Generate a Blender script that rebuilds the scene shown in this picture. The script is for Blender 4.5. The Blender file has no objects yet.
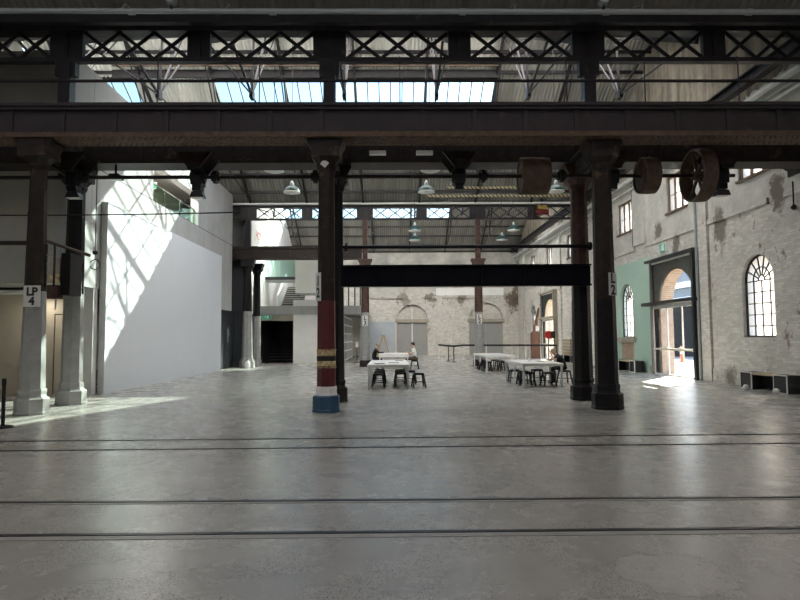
import bpy, bmesh, math, random
from mathutils import Vector, Matrix
random.seed(7)
PI = math.pi
R = math.radians
scn = bpy.context.scene
COL = scn.collection

# ------------------------------------------------------------------ camera, sky, sun, exposure
cam = bpy.data.objects.new('camera', bpy.data.cameras.new('camera'))
COL.objects.link(cam)
cam.data.sensor_width = 36.0
cam.data.lens = 27.0
cam.data.clip_end = 400
cam.location = (0, 0, 1.6)
cam.rotation_euler = (Matrix.Rotation(R(-0.76), 3, 'Z') @ Matrix.Rotation(R(93.58), 3, 'X')
                      @ Matrix.Rotation(R(-0.375), 3, 'Z')).to_euler()
scn.camera = cam

SUN_DIR = Vector((-0.90, -1.136, -1.0)).normalized()      # the way sunlight travels
world = bpy.data.worlds.new('sky')
scn.world = world
world.use_nodes = True
wn = world.node_tree
wn.nodes.clear()
sky = wn.nodes.new('ShaderNodeTexSky')
sky.sky_type = 'NISHITA'
sky.sun_disc = False
sky.sun_elevation = R(34.6)
sky.sun_rotation = math.atan2(0.90, 1.136)
sky.air_density = 1.0
sky.dust_density = 1.4
sky.ozone_density = 1.0
bgn = wn.nodes.new('ShaderNodeBackground')
bgn.inputs['Strength'].default_value = 1.0
wo = wn.nodes.new('ShaderNodeOutputWorld')
hs = wn.nodes.new('ShaderNodeHueSaturation')
hs.inputs['Saturation'].default_value = 1.0
wn.links.new(sky.outputs[0], hs.inputs['Color'])
wn.links.new(hs.outputs[0], bgn.inputs[0])
wn.links.new(bgn.outputs[0], wo.inputs[0])

sd = bpy.data.lights.new('sun', 'SUN')
sd.energy = 40.0
sd.angle = R(0.5)
sd.color = (1.0, 0.90, 0.76)
sun = bpy.data.objects.new('sun', sd)
sun.rotation_euler = SUN_DIR.to_track_quat('-Z', 'Y').to_euler()
sun.location = (20, 30, 30)
COL.objects.link(sun)

vs = scn.view_settings
vs.view_transform = 'Standard'
vs.look = 'None'
vs.gamma = 1
vs.use_curve_mapping = False
vs.exposure = 1.5
scn.cycles.max_bounces = 12
scn.cycles.diffuse_bounces = 6
scn.cycles.transparent_max_bounces = 16
scn.cycles.caustics_reflective = False
scn.cycles.caustics_refractive = False
scn.cycles.sample_clamp_indirect = 6.0

# ------------------------------------------------------------------ mesh helpers
class MB:
    def __init__(s):
        s.v = []; s.f = []; s.m = []; s.cur = 0
    def add(s, vs_, fs):
        b = len(s.v)
        s.v.extend([tuple(p) for p in vs_])
        for f in fs:
            s.f.append([b + i for i in f]); s.m.append(s.cur)
    def box(s, x0, x1, y0, y1, z0, z1):
        s.add([(x0,y0,z0),(x1,y0,z0),(x1,y1,z0),(x0,y1,z0),(x0,y0,z1),(x1,y0,z1),(x1,y1,z1),(x0,y1,z1)],
              [(0,3,2,1),(4,5,6,7),(0,1,5,4),(1,2,6,5),(2,3,7,6),(3,0,4,7)])
        return s
    def bar(s, p, q, w, h, up=(0,0,1)):
        p = Vector(p); q = Vector(q); d = (q-p).normalized(); up = Vector(up)
        if abs(d.dot(up)) > .98: up = Vector((0,1,0)) if abs(d.y) < .9 else Vector((1,0,0))
        a = d.cross(up).normalized()*w/2; b = a.cross(d).normalized()*h/2
        s.add([p-a-b,p+a-b,p+a+b,p-a+b,q-a-b,q+a-b,q+a+b,q-a+b],
              [(0,1,2,3),(7,6,5,4),(0,4,5,1),(1,5,6,2),(2,6,7,3),(3,7,4,0)])
        return s
    def tube(s, p, q, r, n=10, r2=None):
        p = Vector(p); q = Vector(q); d = (q-p).normalized()
        up = Vector((0,0,1)) if abs(d.z) < .95 else Vector((1,0,0))
        a = d.cross(up).normalized(); b = a.cross(d); r2 = r if r2 is None else r2
        vs_ = []
        for c, rr in ((p,r),(q,r2)):
            for i in range(n):
                t = 2*PI*i/n
                vs_.append(c + (a*math.cos(t)+b*math.sin(t))*rr)
        fs = [(i,(i+1)%n,n+(i+1)%n,n+i) for i in range(n)]
        fs += [tuple(range(n-1,-1,-1)), tuple(range(n,2*n))]
        s.add(vs_, fs); return s
    def path(s, pts, r, n=6):
        for a, b in zip(pts, pts[1:]): s.tube(a, b, r, n)
        return s
    def lathe(s, prof, n=16, c=(0,0,0), axis='z', ph=0.0, closed=True):
        c = Vector(c); vs_ = []
        for r, h in prof:
            for i in range(n):
                t = 2*PI*i/n + ph
                a, b = r*math.cos(t), r*math.sin(t)
                vs_.append(c + Vector({'z':(a,b,h),'x':(h,a,b),'y':(b,h,a)}[axis]))
        fs = []
        k = len(prof)
        for j in range(k-1):
            for i in range(n):
                fs.append((j*n+i, j*n+(i+1)%n, (j+1)*n+(i+1)%n, (j+1)*n+i))
        if closed:
            fs += [tuple(range(n-1,-1,-1)), tuple(range((k-1)*n, k*n))]
        s.add(vs_, fs); return s
    def prism(s, poly, a, b, mp):
        n = len(poly)
        s.add([mp(u,v,a) for u,v in poly]+[mp(u,v,b) for u,v in poly],
              [tuple(range(n-1,-1,-1)), tuple(range(n,2*n))]+[(i,(i+1)%n,n+(i+1)%n,n+i) for i in range(n)])
        return s
    def holed(s, outer, holes, a, b, mp):
        """a wall slab with openings: outline and hole loops in (u,v), from depth a to b"""
        bm = bmesh.new(); es = []
        loops = [outer]+holes; base = []
        for L in loops:
            vv = [bm.verts.new((u,v,0)) for u,v in L]; base.append(vv)
            for i in range(len(vv)): es.append(bm.edges.new((vv[i], vv[(i+1)%len(vv)])))
        bmesh.ops.triangle_fill(bm, use_beauty=True, use_dissolve=False, edges=es, normal=(0,0,1))
        bm.verts.index_update()
        P = [(w.co.x, w.co.y) for w in bm.verts]; n = len(P)
        T = [[w.index for w in f.verts] for f in bm.faces]
        fs = [t for t in T] + [[n+i for i in reversed(t)] for t in T]
        for vv in base:
            k = len(vv)
            for i in range(k):
                p, q = vv[i].index, vv[(i+1)%k].index
                fs.append([p,q,n+q,n+p])
        bm.free()
        s.add([mp(u,v,a) for u,v in P]+[mp(u,v,b) for u,v in P], fs); return s
    def build(s, name, mats, parent=None, loc=None, smooth=False, bevel=0, fix=True):
        me = bpy.data.meshes.new(name)
        me.from_pydata(s.v, [], s.f)
        if not isinstance(mats, (list, tuple)): mats = [mats]
        for m in mats: me.materials.append(m)
        me.polygons.foreach_set('material_index', s.m)
        if fix:
            bm = bmesh.new(); bm.from_mesh(me)
            bmesh.ops.recalc_face_normals(bm, faces=bm.faces)
            bm.to_mesh(me); bm.free()
        if smooth:
            me.shade_smooth()
            try: me.set_sharp_from_angle(angle=R(40))
            except Exception: pass
        me.update()
        o = bpy.data.objects.new(name, me)
        COL.objects.link(o)
        if parent is not None: o.parent = parent
        if loc is not None: o.location = loc
        if bevel:
            bv = o.modifiers.new('bevel', 'BEVEL'); bv.width = bevel; bv.segments = 2; bv.limit_method = 'ANGLE'
        return o

def tag(o, label=None, cat=None, group=None, kind=None):
    if label: o['label'] = label
    if cat: o['category'] = cat
    if group: o['group'] = group
    if kind or cat: o['kind'] = kind or 'thing'
    return o
def thing(name, label, cat, loc, group=None, rz=0.0):
    o = bpy.data.objects.new(name, None)
    o.empty_display_size = .2
    COL.objects.link(o); o.location = loc; o.rotation_euler = (0,0,rz)
    return tag(o, label, cat, group)
def kids(o): return [c for c in bpy.data.objects if c.parent == o]
def dup(root, loc, label=None, group=None, rz=None):
    r = root.copy(); COL.objects.link(r); r.location = loc
    if rz is not None: r.rotation_euler = (0,0,rz)
    if label: r['label'] = label
    if group: r['group'] = group
    for ch in kids(root):
        c = ch.copy(); COL.objects.link(c); c.parent = r
        for g in kids(ch):
            d = g.copy(); COL.objects.link(d); d.parent = c
    return r
def struct(o, label=None, cat=None):
    o['kind'] = 'structure'
    if label: o['label'] = label
    if cat: o['category'] = cat
    return o
def lettering(text, size, mat, parent, loc, rot, name='lettering', bold=0.0, ext=.002):
    cu = bpy.data.curves.new('txt', 'FONT'); cu.body = text; cu.size = size
    cu.align_x = 'CENTER'; cu.align_y = 'CENTER'; cu.extrude = ext; cu.offset = bold
    cu.space_line = .85
    tmp = bpy.data.objects.new('txt', cu); COL.objects.link(tmp)
    dg = bpy.context.evaluated_depsgraph_get()
    me = bpy.data.meshes.new_from_object(tmp.evaluated_get(dg))
    bpy.data.objects.remove(tmp)
    me.materials.clear(); me.materials.append(mat)
    o = bpy.data.objects.new(name, me); COL.objects.link(o)
    o.parent = parent; o.location = loc; o.rotation_euler = rot
    return o

mYZ = lambda u, v, w: (w, u, v)        # u=Y v=Z depth=X
mXZ = lambda u, v, w: (u, w, v)        # u=X v=Z depth=Y
mXY = lambda u, v, w: (u, v, w)
def arch(c, hw, z0, zs, n=16, rise=None):
    rise = hw if rise is None else rise
    return [(c-hw,z0),(c+hw,z0)]+[(c+hw*math.cos(PI*i/n), zs+rise*math.sin(PI*i/n)) for i in range(n+1)]
def rect(a, b, c, d): return [(a,c),(b,c),(b,d),(a,d)]

# ------------------------------------------------------------------ materials
class NT:
    def __init__(s, name):
        s.mat = bpy.data.materials.new(name); s.mat.use_nodes = True
        s.t = s.mat.node_tree; s.t.nodes.clear()
        s.out = s.t.nodes.new('ShaderNodeOutputMaterial')
        s.co = s.t.nodes.new('ShaderNodeTexCoord').outputs['Object']
    def n(s, kind, **kw):
        nd = s.t.nodes.new(kind)
        for k, v in kw.items(): setattr(nd, k, v)
        return nd
    def l(s, a, b): s.t.links.new(a, b)
    def inp(s, sock, val):
        if hasattr(val, 'is_output') or isinstance(val, bpy.types.NodeSocket): s.l(val, sock)
        else: sock.default_value = val
    def math(s, op, a, b=0.0, clamp=False):
        nd = s.n('ShaderNodeMath', operation=op, use_clamp=clamp)
        s.inp(nd.inputs[0], a); s.inp(nd.inputs[1], b); return nd.outputs[0]
    def mapping(s, scale=(1,1,1), loc=(0,0,0)):
        nd = s.n('ShaderNodeMapping'); s.l(s.co, nd.inputs['Vector'])
        nd.inputs['Scale'].default_value = scale; nd.inputs['Location'].default_value = loc
        return nd.outputs[0]
    def noise(s, scale, detail=4, rough=.55, vec=None, dist=0):
        nd = s.n('ShaderNodeTexNoise'); nd.inputs['Scale'].default_value = scale
        nd.inputs['Detail'].default_value = detail; nd.inputs['Roughness'].default_value = rough
        nd.inputs['Distortion'].default_value = dist
        s.l(vec if vec is not None else s.co, nd.inputs['Vector']); return nd.outputs['Fac']
    def ramp(s, fac, stops):
        nd = s.n('ShaderNodeValToRGB'); e = nd.color_ramp.elements
        e.remove(e[1])
        for i, (p, c) in enumerate(stops):
            k = e[0] if i == 0 else e.new(p)
            k.position = p
            k.color = (c, c, c, 1) if not isinstance(c, tuple) else (*c, 1)
        s.inp(nd.inputs[0], fac); return nd.outputs[0]
    def mix(s, fac, a, b, mode='MIX'):
        nd = s.n('ShaderNodeMix', data_type='RGBA', blend_type=mode)
        s.inp(nd.inputs[0], fac)
        for sk, v in ((nd.inputs[6], a), (nd.inputs[7], b)):
            if isinstance(v, tuple): sk.default_value = (*v, 1)
            else: s.l(v, sk)
        return nd.outputs[2]
    def sep(s):
        nd = s.n('ShaderNodeSeparateXYZ'); s.l(s.co, nd.inputs[0]); return nd.outputs
    def comb(s, x, y, z=0.0):
        nd = s.n('ShaderNodeCombineXYZ')
        for k, v in zip(nd.inputs, (x,y,z)): s.inp(k, v)
        return nd.outputs[0]
    def bump(s, h, strength=.3, dist=.02):
        nd = s.n('ShaderNodeBump'); nd.inputs['Strength'].default_value = strength
        nd.inputs['Distance'].default_value = dist; s.l(h, nd.inputs['Height']); return nd.outputs[0]
    def pbr(s, col, rough=.5, metal=0.0, normal=None, spec=.5):
        b = s.n('ShaderNodeBsdfPrincipled')
        if isinstance(col, tuple): b.inputs['Base Color'].default_value = (*col, 1)
        else: s.l(col, b.inputs['Base Color'])
        s.inp(b.inputs['Roughness'], rough); s.inp(b.inputs['Metallic'], metal)
        b.inputs['Specular IOR Level'].default_value = spec
        if normal is not None: s.l(normal, b.inputs['Normal'])
        s.l(b.outputs[0], s.out.inputs[0]); return b

def simple(name, col, rough=.5, metal=0.0, var=.15, scale=6.0, dirt=None, bump=0.0, spec=.5):
    t = NT(name)
    f = t.noise(scale, 5)
    a = tuple(c*(1-var) for c in col); b = tuple(min(1, c*(1+var)) for c in col)
    c = t.mix(t.ramp(f, [(.3,0.0),(.7,1.0)]), a, b)
    if dirt:
        c = t.mix(t.ramp(t.noise(scale*.6, 7, .65), [(dirt[1],0.0),(dirt[1]+.12,1.0)]), c, dirt[0])
    nm = t.bump(t.noise(scale*8, 4), bump, .01) if bump else None
    t.pbr(c, rough, metal, nm, spec); return t.mat

def glass(name, tint, gloss=.06):
    t = NT(name)
    tr = t.n('ShaderNodeBsdfTransparent'); tr.inputs[0].default_value = (*tint, 1)
    gl = t.n('ShaderNodeBsdfGlossy'); gl.inputs['Roughness'].default_value = .05
    mx = t.n('ShaderNodeMixShader'); mx.inputs[0].default_value = gloss
    t.l(tr.outputs[0], mx.inputs[1]); t.l(gl.outputs[0], mx.inputs[2]); t.l(mx.outputs[0], t.out.inputs[0])
    return t.mat

def mat_floor():
    t = NT('polished_concrete')
    x, y, z = t.sep()
    big = t.noise(.28, 5, .6)
    c = t.mix(t.ramp(big, [(.3,0.0),(.7,1.0)]), (.29,.282,.262), (.365,.355,.33))
    st = t.noise(1.1, 8, .68, t.mapping((.7,1,1)))
    c = t.mix(t.ramp(st, [(.42,0.0),(.72,.5)]), c, (.43,.42,.39))
    st2 = t.noise(2.3, 8, .7, t.mapping((.8,1,1), (5,3,0)))
    c = t.mix(t.ramp(st2, [(.48,0.0),(.78,.45)]), c, (.20,.196,.185))
    vo = t.n('ShaderNodeTexVoronoi'); vo.inputs['Scale'].default_value = 58; t.l(t.co, vo.inputs['Vector'])
    agg = t.ramp(vo.outputs['Distance'], [(.22,1.0),(.38,0.0)])
    area = t.ramp(t.noise(.9, 5), [(.30,.4),(.55,1.0)])
    c = t.mix(t.math('MULTIPLY', agg, area), c, (.028,.028,.028))
    v2 = t.n('ShaderNodeTexVoronoi'); v2.inputs['Scale'].default_value = 3.2
    t.l(t.mapping((1,1.2,1), (.3,.1,0)), v2.inputs['Vector'])
    pd = t.math('ADD', v2.outputs['Distance'], t.math('MULTIPLY', t.noise(9, 4), .35))
    pa = t.math('MULTIPLY', t.ramp(pd, [(.27,1.0),(.30,0.0)]), t.ramp(t.noise(.55, 3), [(.44,0.0),(.50,1.0)]))
    pa = t.math('MULTIPLY', pa, t.math('LESS_THAN', y, 4.9))
    c = t.mix(t.math('MULTIPLY', pa, .75), c, (.34,.33,.31))
    # broad pale repair patch in the foreground right
    d = t.n('ShaderNodeVectorMath', operation='DISTANCE')
    t.l(t.comb(x, t.math('MULTIPLY', y, 1.0)), d.inputs[0]); d.inputs[1].default_value = (1.9, 4.15, 0)
    rd = t.math('ADD', d.outputs['Value'], t.math('MULTIPLY', t.noise(4, 5, .6), .5))
    c = t.mix(t.ramp(rd, [(.60,.55),(.64,0.0)]), c, (.36,.35,.32))
    c = t.mix(t.ramp(rd, [(.60,0.0),(.615,.7),(.63,0.0)]), c, (.08,.08,.078))
    ro = t.ramp(t.noise(1.8, 7, .68), [(.3,.235),(.7,.31)])
    ro = t.math('ADD', ro, t.math('MULTIPLY', t.math('MULTIPLY', agg, area), .25))
    nm = t.bump(t.noise(2.0, 4, .55), .025, .02)
    t.pbr(c, ro, 0, nm, .5); return t.mat

def mat_wall(name, side, green=None):
    """whitewashed old brick with cement render above; side 'x' for a wall along Y, 'y' along X"""
    t = NT(name)
    x, y, z = t.sep()
    u = y if side == 'x' else x
    uv = t.comb(u, z)
    br = t.n('ShaderNodeTexBrick'); br.inputs['Scale'].default_value = 1.0
    br.inputs['Brick Width'].default_value = .24; br.inputs['Row Height'].default_value = .08
    br.inputs['Mortar Size'].default_value = .006; br.inputs['Mortar Smooth'].default_value = .4
    br.inputs['Color1'].default_value = (.70,.68,.63,1); br.inputs['Color2'].default_value = (.53,.51,.465,1)
    br.inputs['Mortar'].default_value = (.48,.46,.42,1)
    t.l(uv, br.inputs['Vector'])
    c = br.outputs['Color']
    n1 = t.noise(.7, 8, .68, uv)
    c = t.mix(t.ramp(n1, [(.48,0.0),(.68,.65)]), c, (.42,.40,.365))
    n2 = t.noise(1.5, 9, .72, t.mapping((1.0,1.0,.8), (3,7,1)))
    c = t.mix(t.ramp(n2, [(.60,0.0),(.66,.9)]), c, (.20,.135,.09))
    n3 = t.noise(5.0, 5, .7, uv)
    c = t.mix(t.ramp(n3, [(.63,0.0),(.67,.8)]), c, (.10,.085,.07))
    # cement render band over the string course
    up = t.math('SMOOTHSTEP' if False else 'GREATER_THAN', z, 5.62)
    ren = t.mix(t.ramp(t.noise(1.1, 7, .66, uv), [(.35,0.0),(.65,1.0)]), (.44,.425,.39), (.66,.645,.60))
    c = t.mix(t.math('MULTIPLY', up, .85), c, ren)
    # bare brown brick under the roof
    zz = t.math('ADD', z, t.math('MULTIPLY', t.noise(.8, 5, .6, uv), 1.6))
    top = t.math('GREATER_THAN', zz, 10.0)
    stre = t.noise(2.4, 6, .6, t.comb(u, t.math('MULTIPLY', z, .12)))
    tan = t.mix(t.ramp(t.math('ADD', t.math('MULTIPLY', stre, .6), t.math('MULTIPLY', n2, .4)), [(.38,0.0),(.62,1.0)]), (.06,.05,.038), (.33,.285,.22))
    c = t.mix(t.math('MULTIPLY', top, .9), c, tan)
    if green:
        g = t.math('MULTIPLY', t.math('GREATER_THAN', u, green[0]), t.math('LESS_THAN', u, green[1]))
        g = t.math('MULTIPLY', g, t.math('LESS_THAN', z, t.math('ADD', green[2], t.math('MULTIPLY', t.math('SUBTRACT', n3, .5), .25))))
        pa = t.ramp(t.noise(1.9, 7, .7, uv), [(.60,1.0),(.66,0.0)])
        c = t.mix(t.math('MULTIPLY', t.math('MULTIPLY', g, pa), .93), c, t.mix(n1, (.36,.53,.44), (.46,.64,.54)))
        # rust run and bared brick beside the high window
        d = t.n('ShaderNodeVectorMath', operation='DISTANCE')
        t.l(t.comb(t.math('MULTIPLY', u, 1.0), t.math('MULTIPLY', z, .55)), d.inputs[0])
        d.inputs[1].default_value = (17.05, 5.75*.55, 0)
        m = t.ramp(t.math('ADD', d.outputs['Value'], t.math('MULTIPLY', t.math('SUBTRACT', n3, .5), .9)), [(.22,1.0),(.42,0.0)])
        c = t.mix(t.math('MULTIPLY', m, .85), c, (.13,.10,.07))
        for (uu, zz_, rr, kz) in ((20.15,5.25,.42,.5),(23.35,5.12,.36,.7),(16.3,.3,.5,1.0),(19.9,.25,.4,1.0),(24.9,6.0,.3,1.0)):
            d = t.n('ShaderNodeVectorMath', operation='DISTANCE')
            t.l(t.comb(u, t.math('MULTIPLY', z, kz)), d.inputs[0]); d.inputs[1].default_value = (uu, zz_*kz, 0)
            m = t.ramp(t.math('ADD', d.outputs['Value'], t.math('MULTIPLY', t.math('SUBTRACT', n2, .5), 1.5)), [(rr*.5,1.0),(rr,0.0)])
            c = t.mix(t.math('MULTIPLY', m, .8), c, (.12,.095,.07))
    else:
        for (ux, uz, rr, k) in ((10.9,4.9,.9,.9),(6.2,5.2,.55,.7),(3.4,5.0,.5,.7),(1.0,4.95,.6,.6)):
            d = t.n('ShaderNodeVectorMath', operation='DISTANCE')
            t.l(t.comb(u, t.math('MULTIPLY', z, .8)), d.inputs[0]); d.inputs[1].default_value = (ux, uz*.8, 0)
            m = t.ramp(t.math('ADD', d.outputs['Value'], t.math('MULTIPLY', t.math('SUBTRACT', n2, .5), 3.2)), [(rr*.6,1.0),(rr,0.0)])
            c = t.mix(t.math('MULTIPLY', m, k), c, (.12,.085,.06))
    nm = t.bump(t.math('ADD', br.outputs['Fac'], t.math('MULTIPLY', n3, -.8)), .5, .012)
    t.pbr(c, .85, 0, nm, .3); return t.mat

def mat_concrete():
    t = NT('fair_faced_concrete')
    x, y, z = t.sep()
    c = t.mix(t.ramp(t.noise(.8, 7, .6), [(.3,0.0),(.7,1.0)]), (.36,.365,.37), (.46,.465,.47))
    st = t.noise(2.5, 6, .6, t.mapping((1,1,.1)))
    c = t.mix(t.ramp(st, [(.55,0.0),(.75,.6)]), c, (.30,.305,.305))
    sm = t.math('LESS_THAN', t.math('ABSOLUTE', t.math('SUBTRACT', z, 6.66)), .018)
    c = t.mix(sm, c, (.10,.10,.10))
    vj = t.math('LESS_THAN', t.math('ABSOLUTE', t.math('SUBTRACT', t.math('FRACT', t.math('MULTIPLY', t.math('ADD', x, y), .29)), .5)), .004)
    c = t.mix(t.math('MULTIPLY', vj, .6), c, (.14,.14,.14))
    t.pbr(c, .7, 0, t.bump(t.noise(9, 5), .08, .01), .3); return t.mat

def mat_stripes(name, a, b, k):
    t = NT(name); x, y, z = t.sep()
    f = t.math('GREATER_THAN', t.math('FRACT', t.math('MULTIPLY', t.math('ADD', x, z), k)), .5)
    t.pbr(t.mix(f, a, b), .6); return t.mat

def mat_roof(name='corrugated_metal', k=1.0):
    t = NT(name); x, y, z = t.sep()
    st = t.noise(1.6, 6, .6, t.mapping((1.0,.12,.12)))
    c = t.mix(t.ramp(st, [(.35,0.0),(.68,1.0)]), (.22*k,.215*k,.195*k), (.35*k,.34*k,.31*k))
    sh = t.math('LESS_THAN', t.math('FRACT', t.math('MULTIPLY', y, .42)), .02)
    c = t.mix(t.math('MULTIPLY', sh, .6), c, (.12,.11,.10))
    t.pbr(c, .55, .25, None, .4); return t.mat

def mat_wood(name, a, b, axis=0, scale=1.5):
    t = NT(name); sc = [9,9,9]; sc[axis] = .8
    c = t.mix(t.ramp(t.noise(scale, 6, .6, t.mapping(tuple(sc)), .5), [(.3,0.0),(.7,1.0)]), a, b)
    t.pbr(c, .65); return t.mat

M = {}
M['floor'] = mat_floor()
M['brick'] = mat_wall('whitewashed_brick_long', 'x', (25.55, 29.75, 5.05))
M['brick_far'] = mat_wall('whitewashed_brick_end', 'y')
M['redbrick'] = None
def mat_redbrick(name, c1, c2, mo, side='x'):
    t = NT(name); x, y, z = t.sep()
    br = t.n('ShaderNodeTexBrick'); br.inputs['Scale'].default_value = 1.0
    br.inputs['Brick Width'].default_value = .24; br.inputs['Row Height'].default_value = .08
    br.inputs['Mortar Size'].default_value = .008
    br.inputs['Color1'].default_value = (*c1,1); br.inputs['Color2'].default_value = (*c2,1); br.inputs['Mortar'].default_value = (*mo,1)
    t.l(t.comb(t.math('ADD', x, y), z), br.inputs['Vector'])
    t.pbr(br.outputs['Color'], .85, 0, t.bump(br.outputs['Fac'], .4, .01), .3); return t.mat
M['redbrick'] = mat_redbrick('bare_brick', (.36,.22,.15), (.46,.33,.24), (.5,.46,.40))
M['concrete'] = mat_concrete()
M['white_panel'] = simple('white_painted_board', (.68,.71,.76), .55, 0, .02, .6)
M['panel_edge'] = simple('grey_board_edge', (.62,.61,.60), .7, 0, .08, 3)
M['white_wall'] = simple('white_plaster', (.80,.80,.78), .7, 0, .05, 2)
M['beige'] = simple('beige_panelling', (.56,.50,.40), .6, 0, .05, 1.2)
M['dark_clad'] = simple('dark_grey_cladding', (.03,.034,.042), .5, 0, .15, 1.5)
M['dark_conc'] = simple('dark_board_marked_concrete', (.42,.41,.37), .75, 0, .12, 1.1, bump=.1)
M['black_void'] = simple('plain_black', (.018,.018,.02), .7, 0, .1, 2)  # plain black for stair lining, tread backing and bridge edge
M['roof'] = mat_roof(); M['roof_pale'] = mat_roof('pale_corrugated_metal', 2.3)  # paler sheets above and beside the long roof window
M['iron'] = simple('dark_brown_iron', (.026,.019,.016), .55, .1, .35, 5, ((.12,.075,.05), .60), .15, spec=.25)
M['iron_grey'] = simple('grey_brown_iron', (.027,.024,.026), .5, .15, .2, 4, ((.11,.08,.06), .62), .08, spec=.25)
M['girder'] = simple('aubergine_grey_girder_paint', (.042,.035,.038), .6, .0, .15, 3, ((.12,.09,.07), .64), .05, spec=.25)
M['rust'] = simple('rusty_brown_iron', (.12,.082,.06), .75, .05, .3, 6, ((.09,.06,.045), .55), .2, spec=.25)
M['red_rust'] = simple('worn_red_brown_iron', (.075,.042,.034), .6, .05, .35, 5, ((.05,.035,.03), .52), .2, spec=.25)
M['black_iron'] = simple('black_iron', (.011,.010,.011), .45, .1, .3, 5, ((.04,.03,.026), .64), .1, spec=.25)
M['black_beam'] = simple('black_painted_beam', (.006,.006,.010), .5, 0, .25, 2, spec=.1)
M['paint_white'] = simple('chipped_white_column_paint', (.28,.28,.275), .6, 0, .15, 4, ((.12,.10,.085), .63), .1)
M['paint_red'] = simple('dark_red_column_paint', (.10,.012,.013), .38, 0, .25, 4, ((.06,.02,.02), .64))
M['paint_blue'] = simple('blue_base_paint', (.025,.085,.16), .45, 0, .2, 5, ((.02,.03,.045), .64))
M['gold'] = simple('gold_and_cream_band_paint', (.55,.43,.24), .5, 0, .5, 14, ((.03,.02,.02), .56))
M['sign_white'] = simple('white_sign_enamel', (.62,.62,.60), .5, 0, .06, 8, ((.35,.33,.3), .66))
M['ink'] = simple('black_lettering', (.015,.015,.015), .6)
M['red_ink'] = simple('red_lettering', (.55,.07,.06), .6)
M['pipe_grey'] = simple('galvanised_pipe', (.42,.46,.47), .4, .3, .08, 4)
M['duct'] = simple('pale_conduit', (.74,.74,.72), .4, .1, .08, 3)
M['green_enamel'] = simple('green_lamp_enamel', (.010,.05,.042), .3, 0, .1, 5)
M['white_enamel'] = simple('white_lamp_enamel', (.85,.86,.84), .35, 0, .03, 5)
M['table'] = simple('white_table_laminate', (.78,.78,.76), .35, 0, .02, 2)
M['table_leg'] = simple('white_table_leg', (.74,.74,.72), .4, 0, .02, 2)
M['stool'] = simple('black_stool_metal', (.014,.014,.016), .38, .3, .2, 4)
M['black_plastic'] = simple('black_plastic', (.008,.008,.009), .5, 0, .15, 5)
M['chrome'] = simple('brushed_steel', (.66,.66,.64), .35, .2, .06, 6)
M['belt'] = simple('black_webbing', (.012,.012,.013), .8)
M['door_grey'] = simple('grey_painted_door', (.30,.30,.285), .6, 0, .05, 1.5)
M['lintel'] = simple('stone_lintel', (.36,.325,.265), .8, 0, .12, 4)
M['blue_board'] = simple('pale_blue_board', (.42,.46,.50), .6, 0, .06, 2)
M['win_wood'] = mat_wood('brown_window_timber', (.10,.06,.04), (.20,.13,.09), 2)
M['win_iron'] = simple('dark_window_iron', (.022,.018,.018), .5, .1)
M['reveal'] = simple('cream_reveal_render', (.62,.52,.40), .85, 0, .12, 3)
M['timber'] = mat_wood('yellow_ladder_timber', (.42,.24,.07), (.54,.33,.11), 2)
M['crate'] = mat_wood('pale_stained_timber', (.30,.235,.165), (.44,.36,.26), 1)
M['steel_black'] = simple('black_portal_steel', (.014,.014,.015), .4, .2, .15, 3)
M['steel_mid'] = simple('grey_portal_steel', (.20,.19,.18), .45, .3, .1, 3)
M['handle'] = simple('cream_push_bar', (.62,.58,.50), .4)
M['green_sign'] = simple('exit_sign_green', (.0,.22,.13), .4, 0, .03)
_b = [n for n in M['green_sign'].node_tree.nodes if n.type == 'BSDF_PRINCIPLED'][0]
_b.inputs['Emission Color'].default_value = (.0,.45,.24,1); _b.inputs['Emission Strength'].default_value = .16
M['red_dark'] = simple('dark_red_machine_paint', (.16,.008,.008), .5); M['red'] = simple('signal_red', (.42,.015,.012), .4, 0, .08)
M['orange_red'] = simple('orange_red_barrier', (.85,.10,.04), .5, 0, .05)
M['yellow'] = simple('machine_yellow', (.26,.18,.03), .5)
M['hazard'] = mat_stripes('hazard_stripes', (.36,.29,.15), (.02,.02,.02), 4.6)
M['rust_orange'] = simple('orange_rust_plate', (.125,.055,.032), .75, 0, .3, 3, ((.14,.07,.04), .6))
M['skin'] = simple('skin', (.56,.34,.25), .5, 0, .04, 8)
M['skin_tan'] = simple('tanned_skin', (.50,.30,.22), .5, 0, .04, 8)
M['hair'] = simple('dark_hair', (.012,.010,.009), .5)
M['cloth_black'] = simple('black_cloth', (.016,.016,.018), .85)
M['cloth_white'] = simple('white_cloth', (.80,.80,.79), .85, 0, .03)
M['cloth_brown'] = simple('brown_cloth', (.10,.075,.055), .85)
M['eye'] = simple('eye_dark', (.02,.015,.012), .2)
M['paper'] = simple('white_paper', (.82,.82,.82), .7, 0, .02)
M['black_card'] = simple('black_tablet', (.02,.02,.022), .25)
M['pave'] = simple('pale_outdoor_paving', (.26,.25,.235), .8, 0, .1, 1)
M['bluegrey'] = simple('pale_grey_cladding', (.16,.175,.20), .6, 0, .08, .5)
M['ext_dark'] = simple('dark_shed_cladding', (.012,.011,.011), .7, 0, .3, 1)
M['glass_sky'] = glass('sky_dimming_glass', (.105,.135,.135), .02)  # dark cyan tint holds down the sky and carries its colour
def frosted(name, col, clear, tint=(.9,.9,.9)):
    t = NT(name)
    tr = t.n('ShaderNodeBsdfTransparent'); tr.inputs[0].default_value = (*tint, 1)
    tl = t.n('ShaderNodeBsdfTranslucent'); tl.inputs[0].default_value = (*col, 1)
    mx = t.n('ShaderNodeMixShader'); mx.inputs[0].default_value = clear
    t.l(tl.outputs[0], mx.inputs[1]); t.l(tr.outputs[0], mx.inputs[2]); t.l(mx.outputs[0], t.out.inputs[0])
    return t.mat
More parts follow.
